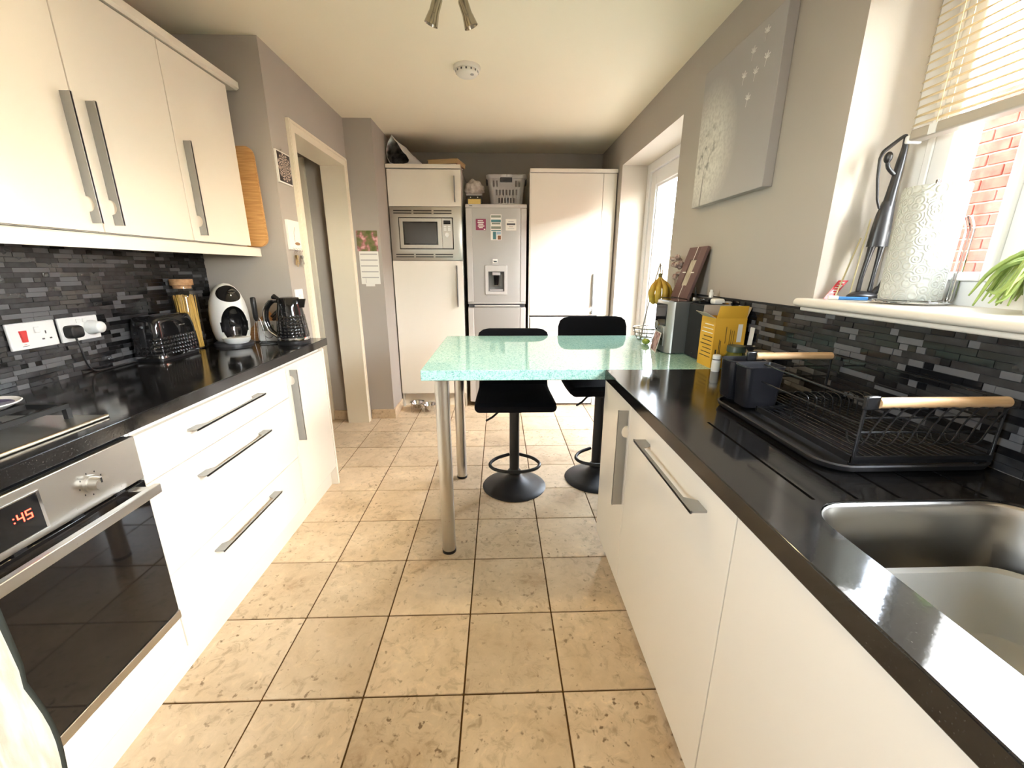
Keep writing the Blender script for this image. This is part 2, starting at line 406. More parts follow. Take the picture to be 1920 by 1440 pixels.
prism('door_return', E3([(XW, DL1+.02), (XW, YR), (XT, YR), (XT, YB), (XT-.12, YB), (XT-.12, YR+.12), (XW-.15, YR+.12), (XW-.15, DL1+.02)], 0), (0, 0, CZ), WALL, wl_)
box('wall_back', -1.2, 1.30, YB, YB+.1, 0, CZ, WALL, base=(0, 0, 0), kind='structure', label='greige back wall behind the tall units', cat='wall')
box('wall_front', -1.75, 1.30, YF-.1, YF, 0, CZ, WALL, base=(0, 0, 0), kind='structure', label='greige wall on the viewing side of the kitchen', cat='wall')
FY0, FY1, FZ0, FZ1 = -.92, -.08, 1.28, 2.06
cut = bm_new(); a_box(cut, -1.85, -1.5, FY0, FY1, FZ0, FZ1); boolean(wl_, cut)
w2 = thing('added_window', 'added white framed side window, out of view on the left, for fill light', 'window', (-1.68, -.5, FZ0)); w2['kind'] = 'structure'  # window added out of view to brighten near floor, right doors and wall
vfx0, vfx1 = -1.72, -1.66
for y0, y1 in ((FY0, FY0+.06), (FY1-.06, FY1)): box('frame', vfx0, vfx1, y0, y1, FZ0, FZ1, UPVC, w2, bevel=.004)
for z0, z1 in ((FZ0, FZ0+.06), (FZ1-.06, FZ1)): box('frame', vfx0, vfx1, FY0+.06, FY1-.06, z0, z1, UPVC, w2, bevel=.004)
box('pane', -1.693, -1.687, FY0+.05, FY1-.05, FZ0+.05, FZ1-.05, PANE, w2)
hw = box('wall_hall', -2.4, XW-.15, 3.385, 3.50, 0, CZ, WALL, base=(0, 0, 0), kind='structure', label='taupe hall wall seen through the open doorway', cat='wall')
box('hall_side', -2.5, -2.4, 2.30, 3.50, 0, CZ, WALL, hw)
WY0, WY1, WZ0, WZ1 = -.75, 1.297, 1.140, 2.12
GY0, GY1, GZ1 = 2.475, 3.597, 2.05
ys = [YF-.1, WY0, WY1, GY0, GY1, YB+.1]; zs = [0, WZ0, GZ1, WZ1, CZ]
def _sol(i, j):
    if i == 1 and j in (1, 2): return False
    if i == 3 and j in (0, 1): return False
    return True
wr_ = wall_cells('wall_right', 0, XR, 1.30, ys, zs, _sol, [WALL, REVEAL], kind='structure', label='greige right wall with the window and glazed door openings', cat='wall')

# tiled skirting along the return and the door jambs
def skirt(name, x0, x1, y0, y1, parent):
    box('skirting_tile', x0, x1, y0, y1, 0, .083, TRAV, parent, bevel=.002)
bb = thing('baseboard_left', 'travertine skirting tiles below the calendar wall', 'skirting', (-1.0, 3.4, 0)); bb['kind'] = 'structure'
skirt('a', XW+.016, XT+.012, YR-.012, YR, bb); skirt('b', XT, XT+.012, YR, 3.70, bb)
box('skirting_tile', -1.415, XW-.16, 3.373, 3.385, 0, .083, TRAV, bb, bevel=.002)

# hall doorway: lining and architrave
d1 = thing('door_1', 'cream painted hall doorway lining and architrave', 'doorway', (-1.12, 2.93, 0)); d1['kind'] = 'structure'
box('jamb', XW-.155, XW+.001, DL0-.02, DL0, 0, DLZ+.02, TRIMW, d1)
box('jamb', XW-.155, XW+.001, DL1, DL1+.02, 0, DLZ+.02, TRIMW, d1)
box('head_lining', XW-.155, XW+.001, DL0, DL1, DLZ, DLZ+.02, TRIMW, d1)
AC = .056
def casing(poly): prism('architrave', [(XW, y, z) for y, z in poly], (.018, 0, 0), TRIMW, d1)
casing([(DL0-AC, 0), (DL0, 0), (DL0, DLZ), (DL0-AC, DLZ+AC)])
casing([(DL1, 0), (DL1+AC, 0), (DL1+AC, DLZ+AC), (DL1, DLZ)])
casing([(DL0, DLZ), (DL1, DLZ), (DL1+AC, DLZ+AC), (DL0-AC, DLZ+AC)])
for y0, y1 in ((DL0-AC+.006, DL0-AC+.018), (DL1+AC-.018, DL1+AC-.006)): box('bead', XW+.018, XW+.022, y0, y1, 0, DLZ+AC-.018, TRIMW, d1)
box('bead', XW+.018, XW+.022, DL0-AC+.006, DL1+AC-.006, DLZ+AC-.018, DLZ+AC-.006, TRIMW, d1)
# door in the hall
d3 = thing('door_3', 'cream hall door with its frame and steel hinge', 'door', (-1.8, 3.37, 0)); d3['kind'] = 'structure'
box('frame', -1.48, -1.415, 3.362, 3.385, 0, 2.03, TRIMW, d3, bevel=.003)
box('frame', -2.30, -2.235, 3.362, 3.385, 0, 2.03, TRIMW, d3, bevel=.003)
box('frame', -2.235, -1.48, 3.362, 3.385, 1.965, 2.03, TRIMW, d3, bevel=.003)
lf = box('leaf', -2.232, -1.484, 3.370, 3.392, .005, 1.962, TRIMW, d3, bevel=.002)
for z0, z1 in ((.15, .85), (.97, 1.85)): box('raised_panel', -2.10, -1.60, 3.362, 3.372, z0, z1, TRIMW, lf, bevel=.004)
for zc in (.25, 1.72): box('hinge', -1.496, -1.478, 3.355, 3.364, zc-.05, zc+.05, STEEL, d3, bevel=.002)

# window
w1 = thing('window_1', 'white framed kitchen window over the sink', 'window', (1.22, .52, WZ0)); w1['kind'] = 'structure'
def vframe(nm, y0, y1, z0, z1, wdt, x0, x1, parent, m=UPVC):
    """four bars of a rectangular frame in the plane X = const"""
    box(nm, x0, x1, y0, y0+wdt, z0, z1, m, parent, bevel=.004); box(nm, x0, x1, y1-wdt, y1, z0, z1, m, parent, bevel=.004)
    box(nm, x0, x1, y0+wdt, y1-wdt, z0, z0+wdt, m, parent, bevel=.004); box(nm, x0, x1, y0+wdt, y1-wdt, z1-wdt, z1, m, parent, bevel=.004)
vframe('frame', WY0, WY1, WZ0+.02, WZ1, .066, 1.19, 1.26, w1)
box('mullion', 1.19, 1.26, .915, .985, WZ0+.086, WZ1-.066, UPVC, w1, bevel=.004)
box('mullion', 1.19, 1.26, .05, .12, WZ0+.086, WZ1-.066, UPVC, w1, bevel=.004)
for y0, y1 in ((.985, WY1-.066), (.12, .915), (WY0+.066, .05)):
    vframe('sash', y0, y1, WZ0+.086, WZ1-.066, .022 if y1 > 1 else .06, 1.178, 1.25, w1)
    if y1 > 1: box('sash', 1.178, 1.25, y1-.075, y1-.022, WZ0+.108, WZ1-.088, UPVC, w1, bevel=.006)
    yy = (y0+.02, y1-.07) if y1 > 1 else (y0+.05, y1-.05)
    box('pane', 1.215, 1.221, yy[0], yy[1], WZ0+.10, WZ1-.08, PANE, w1)
# window board with a rounded nose
sl = bm_new(); prof = [(1.20, 1.138), (1.20, 1.165), (.965, 1.165)]
for k in range(7):
    a = PI/2 + PI*k/6; prof.append((.963+.0125*math.cos(a), 1.1525+.0125*math.sin(a)))
prof += [(.975, 1.1385)]
a_prism(sl, [(x, WY0-.05, z) for x, z in prof], (0, WY1+.075-WY0, 0))
sil = finish('window_sill', sl, SILL, w1, smooth=35)
# trim the board to the reveal: only the nose runs past it
cut = bm_new(); a_box(cut, XR-.0005, 1.3, WY1+.0005, WY1+.2, 1.0, 1.3); a_box(cut, XR-.0005, 1.3, WY0-.2, WY0-.0005, 1.0, 1.3); boolean(sil, cut)
box('sill_moulding', .972, XR, WY0-.04, WY1+.02, 1.126, 1.1385, SILL, w1, bevel=.004)

# glazed side door
d2 = thing('door_2', 'white framed glazed side door in a deep reveal', 'door', (1.23, 3.04, 0)); d2['kind'] = 'structure'
box('frame', 1.20, 1.275, GY1-.065, GY1, 0, GZ1, UPVC, d2, bevel=.004); box('frame', 1.20, 1.275, GY0, GY0+.065, 0, GZ1, UPVC, d2, bevel=.004)
box('frame', 1.20, 1.275, GY0+.065, GY1-.065, GZ1-.065, GZ1, UPVC, d2, bevel=.004); box('threshold', 1.20, 1.29, GY0, GY1, 0, .03, UPVC, d2, bevel=.004)
ld = box('door_leaf', 1.214, 1.268, GY1-.172, GY1-.068, .035, GZ1-.07, UPVC, d2, bevel=.006)
box('stile', 1.214, 1.268, GY0+.068, GY0+.172, .035, GZ1-.07, UPVC, ld, bevel=.006)
box('rail', 1.214, 1.268, GY0+.172, GY1-.172, GZ1-.172, GZ1-.07, UPVC, ld, bevel=.006)
box('rail', 1.214, 1.268, GY0+.172, GY1-.172, .035, .20, UPVC, ld, bevel=.006)
box('glazing_bead', 1.226, 1.262, GY1-.188, GY1-.172, .20, GZ1-.172, UPVC, ld, bevel=.003)
box('glazing_bead', 1.226, 1.262, GY0+.172, GY1-.188, GZ1-.188, GZ1-.172, UPVC, ld, bevel=.003)
box('pane', 1.243, 1.249, GY0+.170, GY1-.18, .19, GZ1-.18, PANE, d2)

# ------------------------------------------------------------------ outside
GPAV = add_noise(mat('pale_paving', (.45, .41, .36), .9), 3, 5, (.50, .46, .41), (.38, .34, .29))
box('ground', -25, 30, -25, 25, -.30, -.12, GPAV, base=(0, 0, 0), kind='structure', label='pale paving outside the kitchen', cat='ground')
BX = 3.20
bw = box('brick_wall', BX+.008, BX+.24, -1.2, 4.6, -.12, 2.36, MORTAR, base=(BX+.1, 1.7, -.12), label='sunlit red brick garden wall outside the window', cat='wall')
bm = bm_new(); a_box(bm, -.005, .02, -.105, .105, 0, .064, bevel=.003, seg=1)
bk0 = None; rest = bm_new()
for r in range(33):
    z = -.115+r*.075
    for k in range(28):
        y = -1.18+.105+k*.22+(.11 if r % 2 else 0)
        if y > 4.5: continue
        dx = random.uniform(-.004, .003)
        if 2.25 < y < 3.5 and z > .85:
            if bk0 is None:
                bk0 = finish('brick', bm, BRICK, bw); bk0.data.transform(Matrix.Translation(origin_of(bw))); o = bk0
            else: o = bk0.copy(); COL.objects.link(o)
            o.location = Vector((BX+dx, y, z)) - bw.location
        else: a_box(rest, BX+dx-.005, BX+.02, y-.105, y+.105, z, z+.064)
finish('brick_courses', rest, BRICK, bw, kind='stuff')
FENCEW = add_noise(mat('weathered_fence_board', (.36, .27, .20), .9), 5, 4, (.42, .33, .25), (.28, .20, .14), stretch=(8, 8, 1), obj_random=True)
fe = thing('garden_fence', 'weathered board fence beyond the glazed door', 'fence', (7.0, 14, -.12))
bm = bm_new(); a_box(bm, 6.99, 7.01, 9.0, 9.14, -.1, 1.65); fb0 = finish('fence_board', bm, FENCEW, fe)
for k in range(1, 66): c = fb0.copy(); COL.objects.link(c); c.location.y += k*.15; c.location.x += random.uniform(-.004, .004)
for z in (.3, 1.3): box('fence_rail', 7.011, 7.05, 9.0, 18.9, z, z+.08, FENCEW, fe)

# ------------------------------------------------------------------ mosaic splashbacks
MOS = [mat('mosaic_black_glass', (.007, .007, .008), .10), mat('mosaic_charcoal_stone', (.018, .018, .020), .45), mat('mosaic_grey_stone', (.100, .101, .107), .40),
       mat('mosaic_marble_black', (.018, .017, .018), .2)]
add_noise(MOS[1], 40, 4, (.010, .010, .011), (.026, .026, .028)); add_noise(MOS[3], 18, 6, (.006, .006, .007), (.045, .045, .048), lo=.52, hi=.75)
MGROUT = mat('dark_mosaic_grout', (.012, .012, .013), .9)
PH, LENS = .0160, (.022, .036, .050, .064, .092)
mos_mesh = {}
def tile_mesh(L, mi, flip):
    k = (L, mi, flip)
    if k not in mos_mesh:
        b = bm_new(); x0, x1 = (0, .006) if flip > 0 else (-.006, 0)
        v = a_box(b, x0, x1, .0006, L-.0006, .0007, PH-.0007)
        bmesh.ops.recalc_face_normals(b, faces=b.faces)
        me = bpy.data.meshes.new('mosaic_tile'); b.to_mesh(me); b.free(); me.materials.append(MOS[mi]); mos_mesh[k] = me
    return mos_mesh[k]
def mosaic(wall, X, flip, y0, y1, z0, z1, seen, ragged=False):
    rnd = random.Random(3 if flip > 0 else 5); tiles = []
    nrow = int(round((z1-z0)/PH))
    for r in range(nrow):
        z = z0+r*PH; y = y0 - rnd.uniform(0, .04); end = y1 - (rnd.uniform(0, .008) if ragged else 0)
        while y < end-.008:
            L = rnd.choice(LENS)
            if y+L > end: L = end-y
            if y < y0: L = L-(y0-y); y = y0
            if L < .006: y += max(L, .001); continue
            mi = rnd.choices((0, 1, 2, 3), (.22, .29, .27, .22))[0]
            tiles.append((y, z, L, mi, rnd.uniform(-.0012, .0010)*flip)); y += L
    def size(t):
        y, z, L = t[0], t[1], t[2]
        if not seen(y, z): return 0
        d = math.dist((0, 0, CAM_H), (X, y+L/2, z)); return L*(abs(X)/d)/d/d
    order = sorted(range(len(tiles)), key=lambda k: -size(tiles[k])); own = set(order[:300]); rest = bm_new(); idx = []
    for k, (y, z, L, mi, dx) in enumerate(tiles):
        if k in own:
            me = tile_mesh(round(L, 4), mi, flip)
            o = bpy.data.objects.new('mosaic_tile', me); COL.objects.link(o); o.parent = wall; o.location = (X+dx, y, z)
        else:
            x0, x1 = (X+dx, X+dx+.006*flip); nf = len(rest.faces)
            a_box(rest, min(x0, x1), max(x0, x1), y+.0006, y+L-.0006, z+.0007, z+PH-.0007)
            rest.faces.ensure_lookup_table()
            for f in rest.faces[nf:]: f.material_index = mi
    finish('mosaic_field', rest, MOS, wall, kind='stuff')
    x0, x1 = (X-.004, X+.0035) if flip > 0 else (X-.0035, X+.004)
    box('mosaic_grout_bed', x0, x1, y0, y1-(.004 if ragged else 0), z0, z1, MGROUT, wall)
mosaic(wl_, XL+.004, 1, .30, YE, W, W+PH*29, lambda y, z: y > 1.05, ragged=False)
mosaic(wr_, XR-.004, -1, -.60, 2.40, W, W+PH*16.4, lambda y, z: .72 < y < 1.75)
# ------------------------------------------------------------------ left run of units
def fin_handle(parent, p, s, d, L, D=.034, kind='slot', notch=.04, th=.0045):
    """edge-pull handle: plate standing off the door. p = start, s = run direction, d = away from the door"""
    p, s, d = Vector(p), Vector(s).normalized(), Vector(d).normalized(); t = s.cross(d)
    out = [(0, 0), (0, D), (L, D), (L, 0)]
    if kind == 'slot':
        out += [(L-.040, 0), (L-.048, .010), (L-.056, D-.010), (.056, D-.010), (.048, .010), (.040, 0)]
    else:
        c, r = notch, .022
        arc = [(c+r*math.cos(PI*k/10), .78*r*math.sin(PI*k/10)+.002) for k in range(11)]
        out += [(c+r, 0)] + arc + [(c-r, 0)]
    pts = [p + s*a + d*b - t*th/2 for a, b in out]
    bm = bm_new(); a_prism(bm, pts, t*th)
    # outer lip
    q = [p + s*a + d*b + t*c for a, b, c in ((0, D-.004, -.004), (L, D-.004, -.004), (L, D, -.004), (0, D, -.004))]
    a_prism(bm, q, t*.008)
    return finish('handle', bm, HANDLE, parent, label='satin aluminium edge-pull handle')
FX = -.975      # left door faces
wtl = bm_new()
v = a_prism(wtl, E3([(FX-.010, -.60), (FX-.010, 2.37), (XW, 2.37), (XW, YE), (XL, YE), (XL, -.60)], W-.04), (0, 0, .04))
bmesh.ops.bevel(wtl, geom=list(wtl.edges), offset=.0025, segments=2, affect='EDGES')
finish('worktop', wtl, WTOP, smooth=35, label='glossy black worktop of the left run carrying the kettle', cat='worktop')
tp = thing('plinth', 'white plinth under the left drawers and oven', 'plinth', (-1.02, 1.0, 0))
box('board', -1.032, -1.014, -.58, 2.262, 0, .116, GLOSSW, tp)
# oven housing
oc = thing('oven_cabinet', 'white oven housing panel below the black oven', 'cabinet', (-1.26, .75, .118))
box('base_panel', FX-.018, FX, .455, 1.043, .120, .229, GLOSSW, oc, bevel=.0015)
box('side_panel', -1.54, FX-.022, .436, .450, .118, .828, CARC, oc); box('side_panel', -1.54, FX-.022, 1.046, 1.058, .118, .828, CARC, oc)
box('floor_panel', -1.54, FX-.022, .452, 1.044, .118, .136, CARC, oc)
oc2 = thing('base_cabinet', 'white base cabinet on the near side of the oven', 'cabinet', (-1.26, .0, .118))
box('carcass', -1.54, FX-.022, -.56, .432, .118, .828, CARC, oc2); dd = box('door', FX-.018, FX, -.15, .432, .120, .822, GLOSSW, oc2, bevel=.0015)
box('door', FX-.018, FX, -.55, -.155, .120, .822, GLOSSW, oc2, bevel=.0015)
# oven
ov = thing('oven', 'built-in single oven with black glass door and steel fascia', 'oven', (-1.25, .75, .236))
box('body', -1.50, FX-.012, .458, 1.040, .236, .826, BLACKM, ov)
cp = box('control_panel', FX-.012, FX+.004, .452, 1.044, .704, .826, STEEL, ov, bevel=.002)
dsp = box('display', FX+.004, FX+.0055, .58, .800, .722, .803, BLACKG, ov)
box('display_frame', FX+.003, FX+.0062, .796, .802, .719, .806, CHROME, ov)
box('display_frame', FX+.003, FX+.0062, .578, .796, .719, .7215, CHROME, ov); box('display_frame', FX+.003, FX+.0062, .578, .796, .8035, .806, CHROME, ov)
LED = mat('red_led', (.9, .02, .01), .5, Emission_Color=(1, .02, .01, 1), Emission_Strength=9.0)
SEG = {'4': 'fgbc', '5': 'afgcd'}
def digit(ch, y0, z0, w=.0115, h=.020, t=.0022):
    S = {'a': (0, w, h-t, h), 'd': (0, w, 0, t), 'g': (0, w, h/2-t/2, h/2+t/2), 'f': (0, t, h/2, h), 'e': (0, t, 0, h/2), 'b': (w-t, w, h/2, h), 'c': (w-t, w, 0, h/2)}
    b = bm_new()
    for k in SEG[ch]:
        a = S[k]; a_box(b, FX+.0054, FX+.0060, y0+a[0], y0+a[1], z0+a[2], z0+a[3])
    finish('digit', b, LED, dsp, label='red glowing clock digit')
digit('4', .7525, .757); digit('5', .768, .757)
for z in (.762, .771): box('colon', FX+.0054, FX+.0060, .7455, .7478, z, z+.0024, LED, dsp)
bm = bm_new()
a_cyl(bm, (FX+.004, .908, .762), (FX+.010, .908, .762), .021, .021, 28); a_cyl(bm, (FX+.010, .908, .762), (FX+.030, .908, .762), .0165, .0155, 28)
kn = finish('knob', bm, STEEL, ov, smooth=40)
box('knob_pointer', FX+.030, FX+.0312, .9065, .9095, .765, .777, BLACKP, kn)
for k in range(9):
    a = PI*(.1+k*.23); box('dial_mark', FX+.004, FX+.0046, .908+.028*math.cos(a)-.001, .908+.028*math.cos(a)+.001, .762+.028*math.sin(a)-.002, .762+.028*math.sin(a)+.002, BLACKP, cp)
dr = box('door', FX-.012, FX+.004, .453, 1.043, .264, .698, OVGLASS, ov, bevel=.002)
box('door_trim', FX-.012, FX+.007, .452, 1.044, .236, .263, STEEL, ov, bevel=.002)
hd = box('handle', FX+.038, FX+.056, .470, 1.030, .668, .694, STEEL, dr, bevel=.002)
for y in (.500, 1.000): box('handle_bracket', FX+.003, FX+.040, y-.012, y+.012, .678, .694, STEEL, dr, bevel=.002)
for y in (.62, .74, .86, .97): box('vent_clip', FX-.002, FX+.0055, y-.012, y+.012, .698, .704, BLACKP, ov)
# towel over the oven handle
tw = bm_new(); N, K = 26, 22; grid = []
for k in range(K+1):
    row = []; u = k/K
    for i in range(N+1):
        s_ = i/N; L = 1.02; d = s_*L     # run down the inside, over the bar, down the outside
        y = .33 + .305*u
        wav = .006*math.sin(u*21+1)+.004*math.sin(u*47)
        zt = .698; half = .30
        if d < half: x = FX+.030+wav*.4; z = zt-(half-d)
        elif d < half+.045:
            a = PI*(1-(d-half)/.045); x = FX+.047+.017*math.cos(a); z = zt+.013*math.sin(a)
        else: x = FX+.064+wav*min(1, (d-half)/.2)+.004; z = zt-(d-half-.045)
        if s_ > .5: y += .010*math.sin(z*14+u*3)*(1 if u > .5 else .3)
        row.append(tw.verts.new((x, y, z)))
    grid.append(row)
for k in range(K):
    for i in range(N):
        f = tw.faces.new((grid[k][i], grid[k+1][i], grid[k+1][i+1], grid[k][i+1]))
        f.material_index = 1 if (k >= K-1 or i >= N-1) else 0
TOWEL = add_noise(mat('cream_towel', (.74, .68, .56), .95, spec=.1), 14, 4, (.78, .73, .63), (.60, .52, .40), bump=.5, bscale=420, stretch=(1, 5, .6))
TOWELB = mat('dark_towel_border', (.045, .050, .042), .95, spec=.1)
to = finish('tea_towel', tw, [TOWEL, TOWELB], smooth=60, label='cream tea towel with dark edging hung over the oven handle', cat='towel')
sd = to.modifiers.new('thickness', 'SOLIDIFY'); sd.thickness = .004; sd.offset = 0

# drawers
du = thing('drawer_unit', 'white gloss unit of three drawers beside the oven', 'drawers', (-1.26, 1.45, .118))
box('carcass', -1.54, FX-.022, 1.060, 1.852, .118, .828, CARC, du)
for z0, z1, hz in ((.680, .822, .768), (.378, .677, .610), (.119, .375, .325)):
    d_ = box('drawer', FX-.018, FX, 1.048, 1.853, z0, z1, GLOSSW, du, bevel=.0015)
    fin_handle(d_, (FX, 1.228, hz), (0, 1, 0), (1, 0, 0), .390)
bc = thing('base_cabinet', 'white cupboard at the doorway end of the left run', 'cabinet', (-1.26, 2.06, 0))
box('carcass', -1.54, FX-.022, 1.856, 2.260, .118, .828, CARC, bc)
box('filler', FX-.018, FX, 1.856, 1.868, .119, .822, GLOSSW, bc, bevel=.001)
d_ = box('door', FX-.018, FX, 1.871, 2.259, .119, .822, GLOSSW, bc, bevel=.0015)
fin_handle(d_, (FX, 1.888, .800), (0, 0, -1), (1, 0, 0), .350, kind='notch', notch=.05)
box('end_panel', -1.54, FX+.001, 2.262, 2.280, 0, .830, GLOSSW, bc, bevel=.0015)

# gas hob
hb = thing('gas_hob', 'stainless gas hob with black pan supports', 'hob', (-1.28, .77, W))
box('plate', -1.525, -1.052, .475, 1.068, W, W+.007, STEEL, hb, bevel=.003)
box('front_trim', -1.052, -1.040, .475, 1.068, W, W+.009, mat('warm_steel_trim', (.50, .43, .34), .35, 1.0), hb, bevel=.003)
CAST = mat('cast_iron', (.014, .014, .014), .55)
for (y0, y1) in ((.500, .768), (.775, 1.040)):
    b = bm_new(); z0 = W+.034; x0, x1 = -1.505, -1.118
    pr = [(x0, y0), (x1, y0), (x1, y1), (x0, y1)]
    for (a, c) in zip(pr, pr[1:]+pr[:1]):
        a_box(b, min(a[0], c[0])-.005, max(a[0], c[0])+.005, min(a[1], c[1])-.005, max(a[1], c[1])+.005, z0, z0+.012)
    ym = (y0+y1)/2
    for xc in (x0+(x1-x0)*.27, x0+(x1-x0)*.75):
        for ax in (0, 1):
            for sg in (-1, 1):
                if ax == 0: a_box(b, xc+sg*.028-.0, xc+sg*.085, ym-.004, ym+.004, z0, z0+.013)
                else: a_box(b, xc-.004, xc+.004, ym+sg*.028, (y0 if sg < 0 else y1), z0, z0+.013)
    for (px, py) in pr: a_box(b, px-.006, px+.006, py-.006, py+.006, W+.007, z0)
    finish('pan_support', b, CAST, hb)
    for xc in (x0+(x1-x0)*.27, x0+(x1-x0)*.75):
        lathe('burner', [(0, 0), (.040, 0), (.040, .008), (.034, .012), (.034, .018), (.030, .022), (0, .022)], (xc, ym, W+.007), CAST, hb, seg=24)
sr = thing('spoon_rest', 'white rimmed dish with a purple centre on the hob', 'dish', (-1.262, .985, W+.047))
PURP = mat('purple_glaze', (.10, .08, .16), .25)
lathe('dish', [(0, 0), (.045, .0), (.068, .012), (.072, .015), (.070, .017), (.050, .006), (0, .005)], (-1.262, .985, W+.0475), WHITEP, sr, seg=32)
lathe('glaze', [(0, .0056), (.046, .0066), (.058, .0118), (.0555, .0112), (0, .0062)], (-1.262, .985, W+.0478), PURP, sr, seg=32)

# ------------------------------------------------------------------ wall cabinets
UX = -1.25
WCL = ['white wall cabinet cut by the left photo edge, handle at its right', 'middle white wall cabinet with its handle at the left', 'white wall cabinet nearest the bamboo chopping board']
for n_, (y0, y1, hy) in enumerate(((1.03, 1.429, 1.397), (1.431, 1.829, 1.474), (1.831, 2.234, 1.876))):
    c = thing('wall_cabinet', WCL[n_], 'cabinet', (-1.41, (y0+y1)/2, 1.362), 'white wall cabinets over the left worktop')
    box('carcass', -1.556, UX-.020, y0, y1, 1.362, 2.068, CARC, c)
    d_ = box('door', UX-.018, UX, y0+.001, y1-.001, 1.364, 2.066, GLOSSW, c, bevel=.0015)
    fin_handle(d_, (UX, hy, 1.388), (0, 0, 1), (1, 0, 0), .355, D=.030, kind='notch', notch=.055)
prism('cornice', [(x, 1.0, z) for x, z in ((-1.556, 2.072), (UX+.004, 2.072), (UX+.016, 2.080), (UX+.016, 2.106), (-1.556, 2.106))], (0, 1.312, 0), GLOSSW,
      label='white cornice strip along the top of the wall cabinets', cat='cornice')
prism('pelmet', [(x, 1.0, z) for x, z in ((-1.556, 1.338), (-1.556, 1.358), (UX+.002, 1.358), (UX+.008, 1.353), (UX+.008, 1.314), (UX-.014, 1.314), (UX-.014, 1.338))], (0, 1.300, 0), GLOSSW,
      label='white light pelmet under the wall cabinets', cat='pelmet')
# chopping board stood between the cabinet end and the wall
cb = bm_new(); o = rrect(.29, .47, .045, 6); o = [(x*(1 - .16*(y/.47+.5)), y) for x, y in o]
M = Matrix.Translation((-1.325, 2.262, 1.362)) @ Matrix.Rotation(-.055, 4, 'X')
a_prism(cb, [(x, 0, y+.235) for x, y in o], (0, .018, 0), M)
bmesh.ops.bevel(cb, geom=[e for e in cb.edges if len(e.link_faces) == 2 and e.calc_face_angle(0) > .8], offset=.003, segments=2, affect='EDGES')
finish('chopping_board', cb, BAMBOO, smooth=40, label='bamboo chopping board stood against the wall beside the wall cabinets', cat='chopping board')
# ------------------------------------------------------------------ things on and above the left worktop
def a_loft(bm, secs, caps=True):
    """secs: list of lists of 3-D points (same count)"""
    R = [[bm.verts.new(Vector(p)) for p in s] for s in secs]; n = len(R[0])
    for A, B in zip(R, R[1:]):
        for k in range(n): bm.faces.new((A[k], A[(k+1) % n], B[(k+1) % n], B[k]))
    if caps: bm.faces.new(list(reversed(R[0]))); bm.faces.new(R[-1])
    return [v for r in R for v in r]
def loft(name, secs, m, parent=None, sm=40, M=None, **kw):
    b = bm_new(); v = a_loft(b, secs); xf(b, v, M); return finish(name, b, m, parent, smooth=sm, **kw)
SX = XL+.010
def socket(label, y0, cooker):
    s = thing('wall_socket', label, 'socket', (SX, y0+.073, .997))
    pl = box('plate', SX, SX+.009, y0, y0+.146, .997, 1.083, WHITEP, s, bevel=.0025)
    RED = mat('red_rocker', (.62, .02, .02), .3)
    if cooker:
        prism('red_switch', [(SX+.009, y0+.030, 1.058), (SX+.009, y0+.049, 1.058), (SX+.009, y0+.046, 1.021), (SX+.009, y0+.033, 1.021)], (.006, 0, 0), RED, s, label='red cooker rocker switch')
        box('rocker', SX+.008, SX+.014, y0+.076, y0+.092, 1.046, 1.066, WHITEP, s, bevel=.002)
        box('pin_hole', SX+.0086, SX+.0094, y0+.108, y0+.112, 1.040, 1.050, DGREY, s)
        for dy in (-.012, .012): box('pin_hole', SX+.0086, SX+.0094, y0+.110+dy-.004, y0+.110+dy+.004, 1.021, 1.026, DGREY, s)
        box('print', SX+.0088, SX+.0093, y0+.036, y0+.044, 1.012, 1.0135, RED, s); box('print', SX+.0088, SX+.0093, y0+.030, y0+.050, 1.007, 1.0085, DGREY, s)
    else:
        box('rocker', SX+.008, SX+.013, y0+.062, y0+.078, 1.060, 1.075, WHITEP, s, bevel=.002)
        box('rocker', SX+.008, SX+.013, y0+.086, y0+.100, 1.060, 1.075, WHITEP, s, bevel=.002)
socket('white cooker switch and socket plate with a red rocker', 1.338, True)
socket('white double socket plate holding a black plug', 1.496, False)
pg = thing('plug', 'black plug with cable in the double socket', 'plug', (SX+.012, 1.530, 1.01))
b = bm_new(); oo = rrect(.050, .046, .014, 4)
a_loft(b, [[(SX+.009+dx, 1.530+x*sc, 1.033+z*sc) for x, z in oo] for dx, sc in ((0, 1), (.018, 1), (.027, .9), (.032, .6))])
finish('plug_body', b, BLACKP, pg, smooth=40)
tube('cable', smooth_path([(SX+.020, 1.532, 1.012), (SX+.024, 1.535, .97), (SX+.020, 1.545, .915), (SX+.020, 1.565, .882), (SX+.022, 1.62, .876), (SX+.016, 1.69, .8755), (SX+.024, 1.755, .8755)], 8), .0032, BLACKP, pg)
wp = thing('plug_timer', 'round white plug-in adaptor in the double socket', 'adaptor', (SX+.012, 1.606, 1.02))
lathe('dial', [(0, 0), (.026, 0), (.027, .012), (.022, .020), (.021, .040), (.017, .044), (0, .045)], (0, 0, 0), WHITEP, wp, M=Matrix.Translation((SX+.009, 1.606, 1.040)) @ Matrix.Rotation(PI/2, 4, 'Y'))
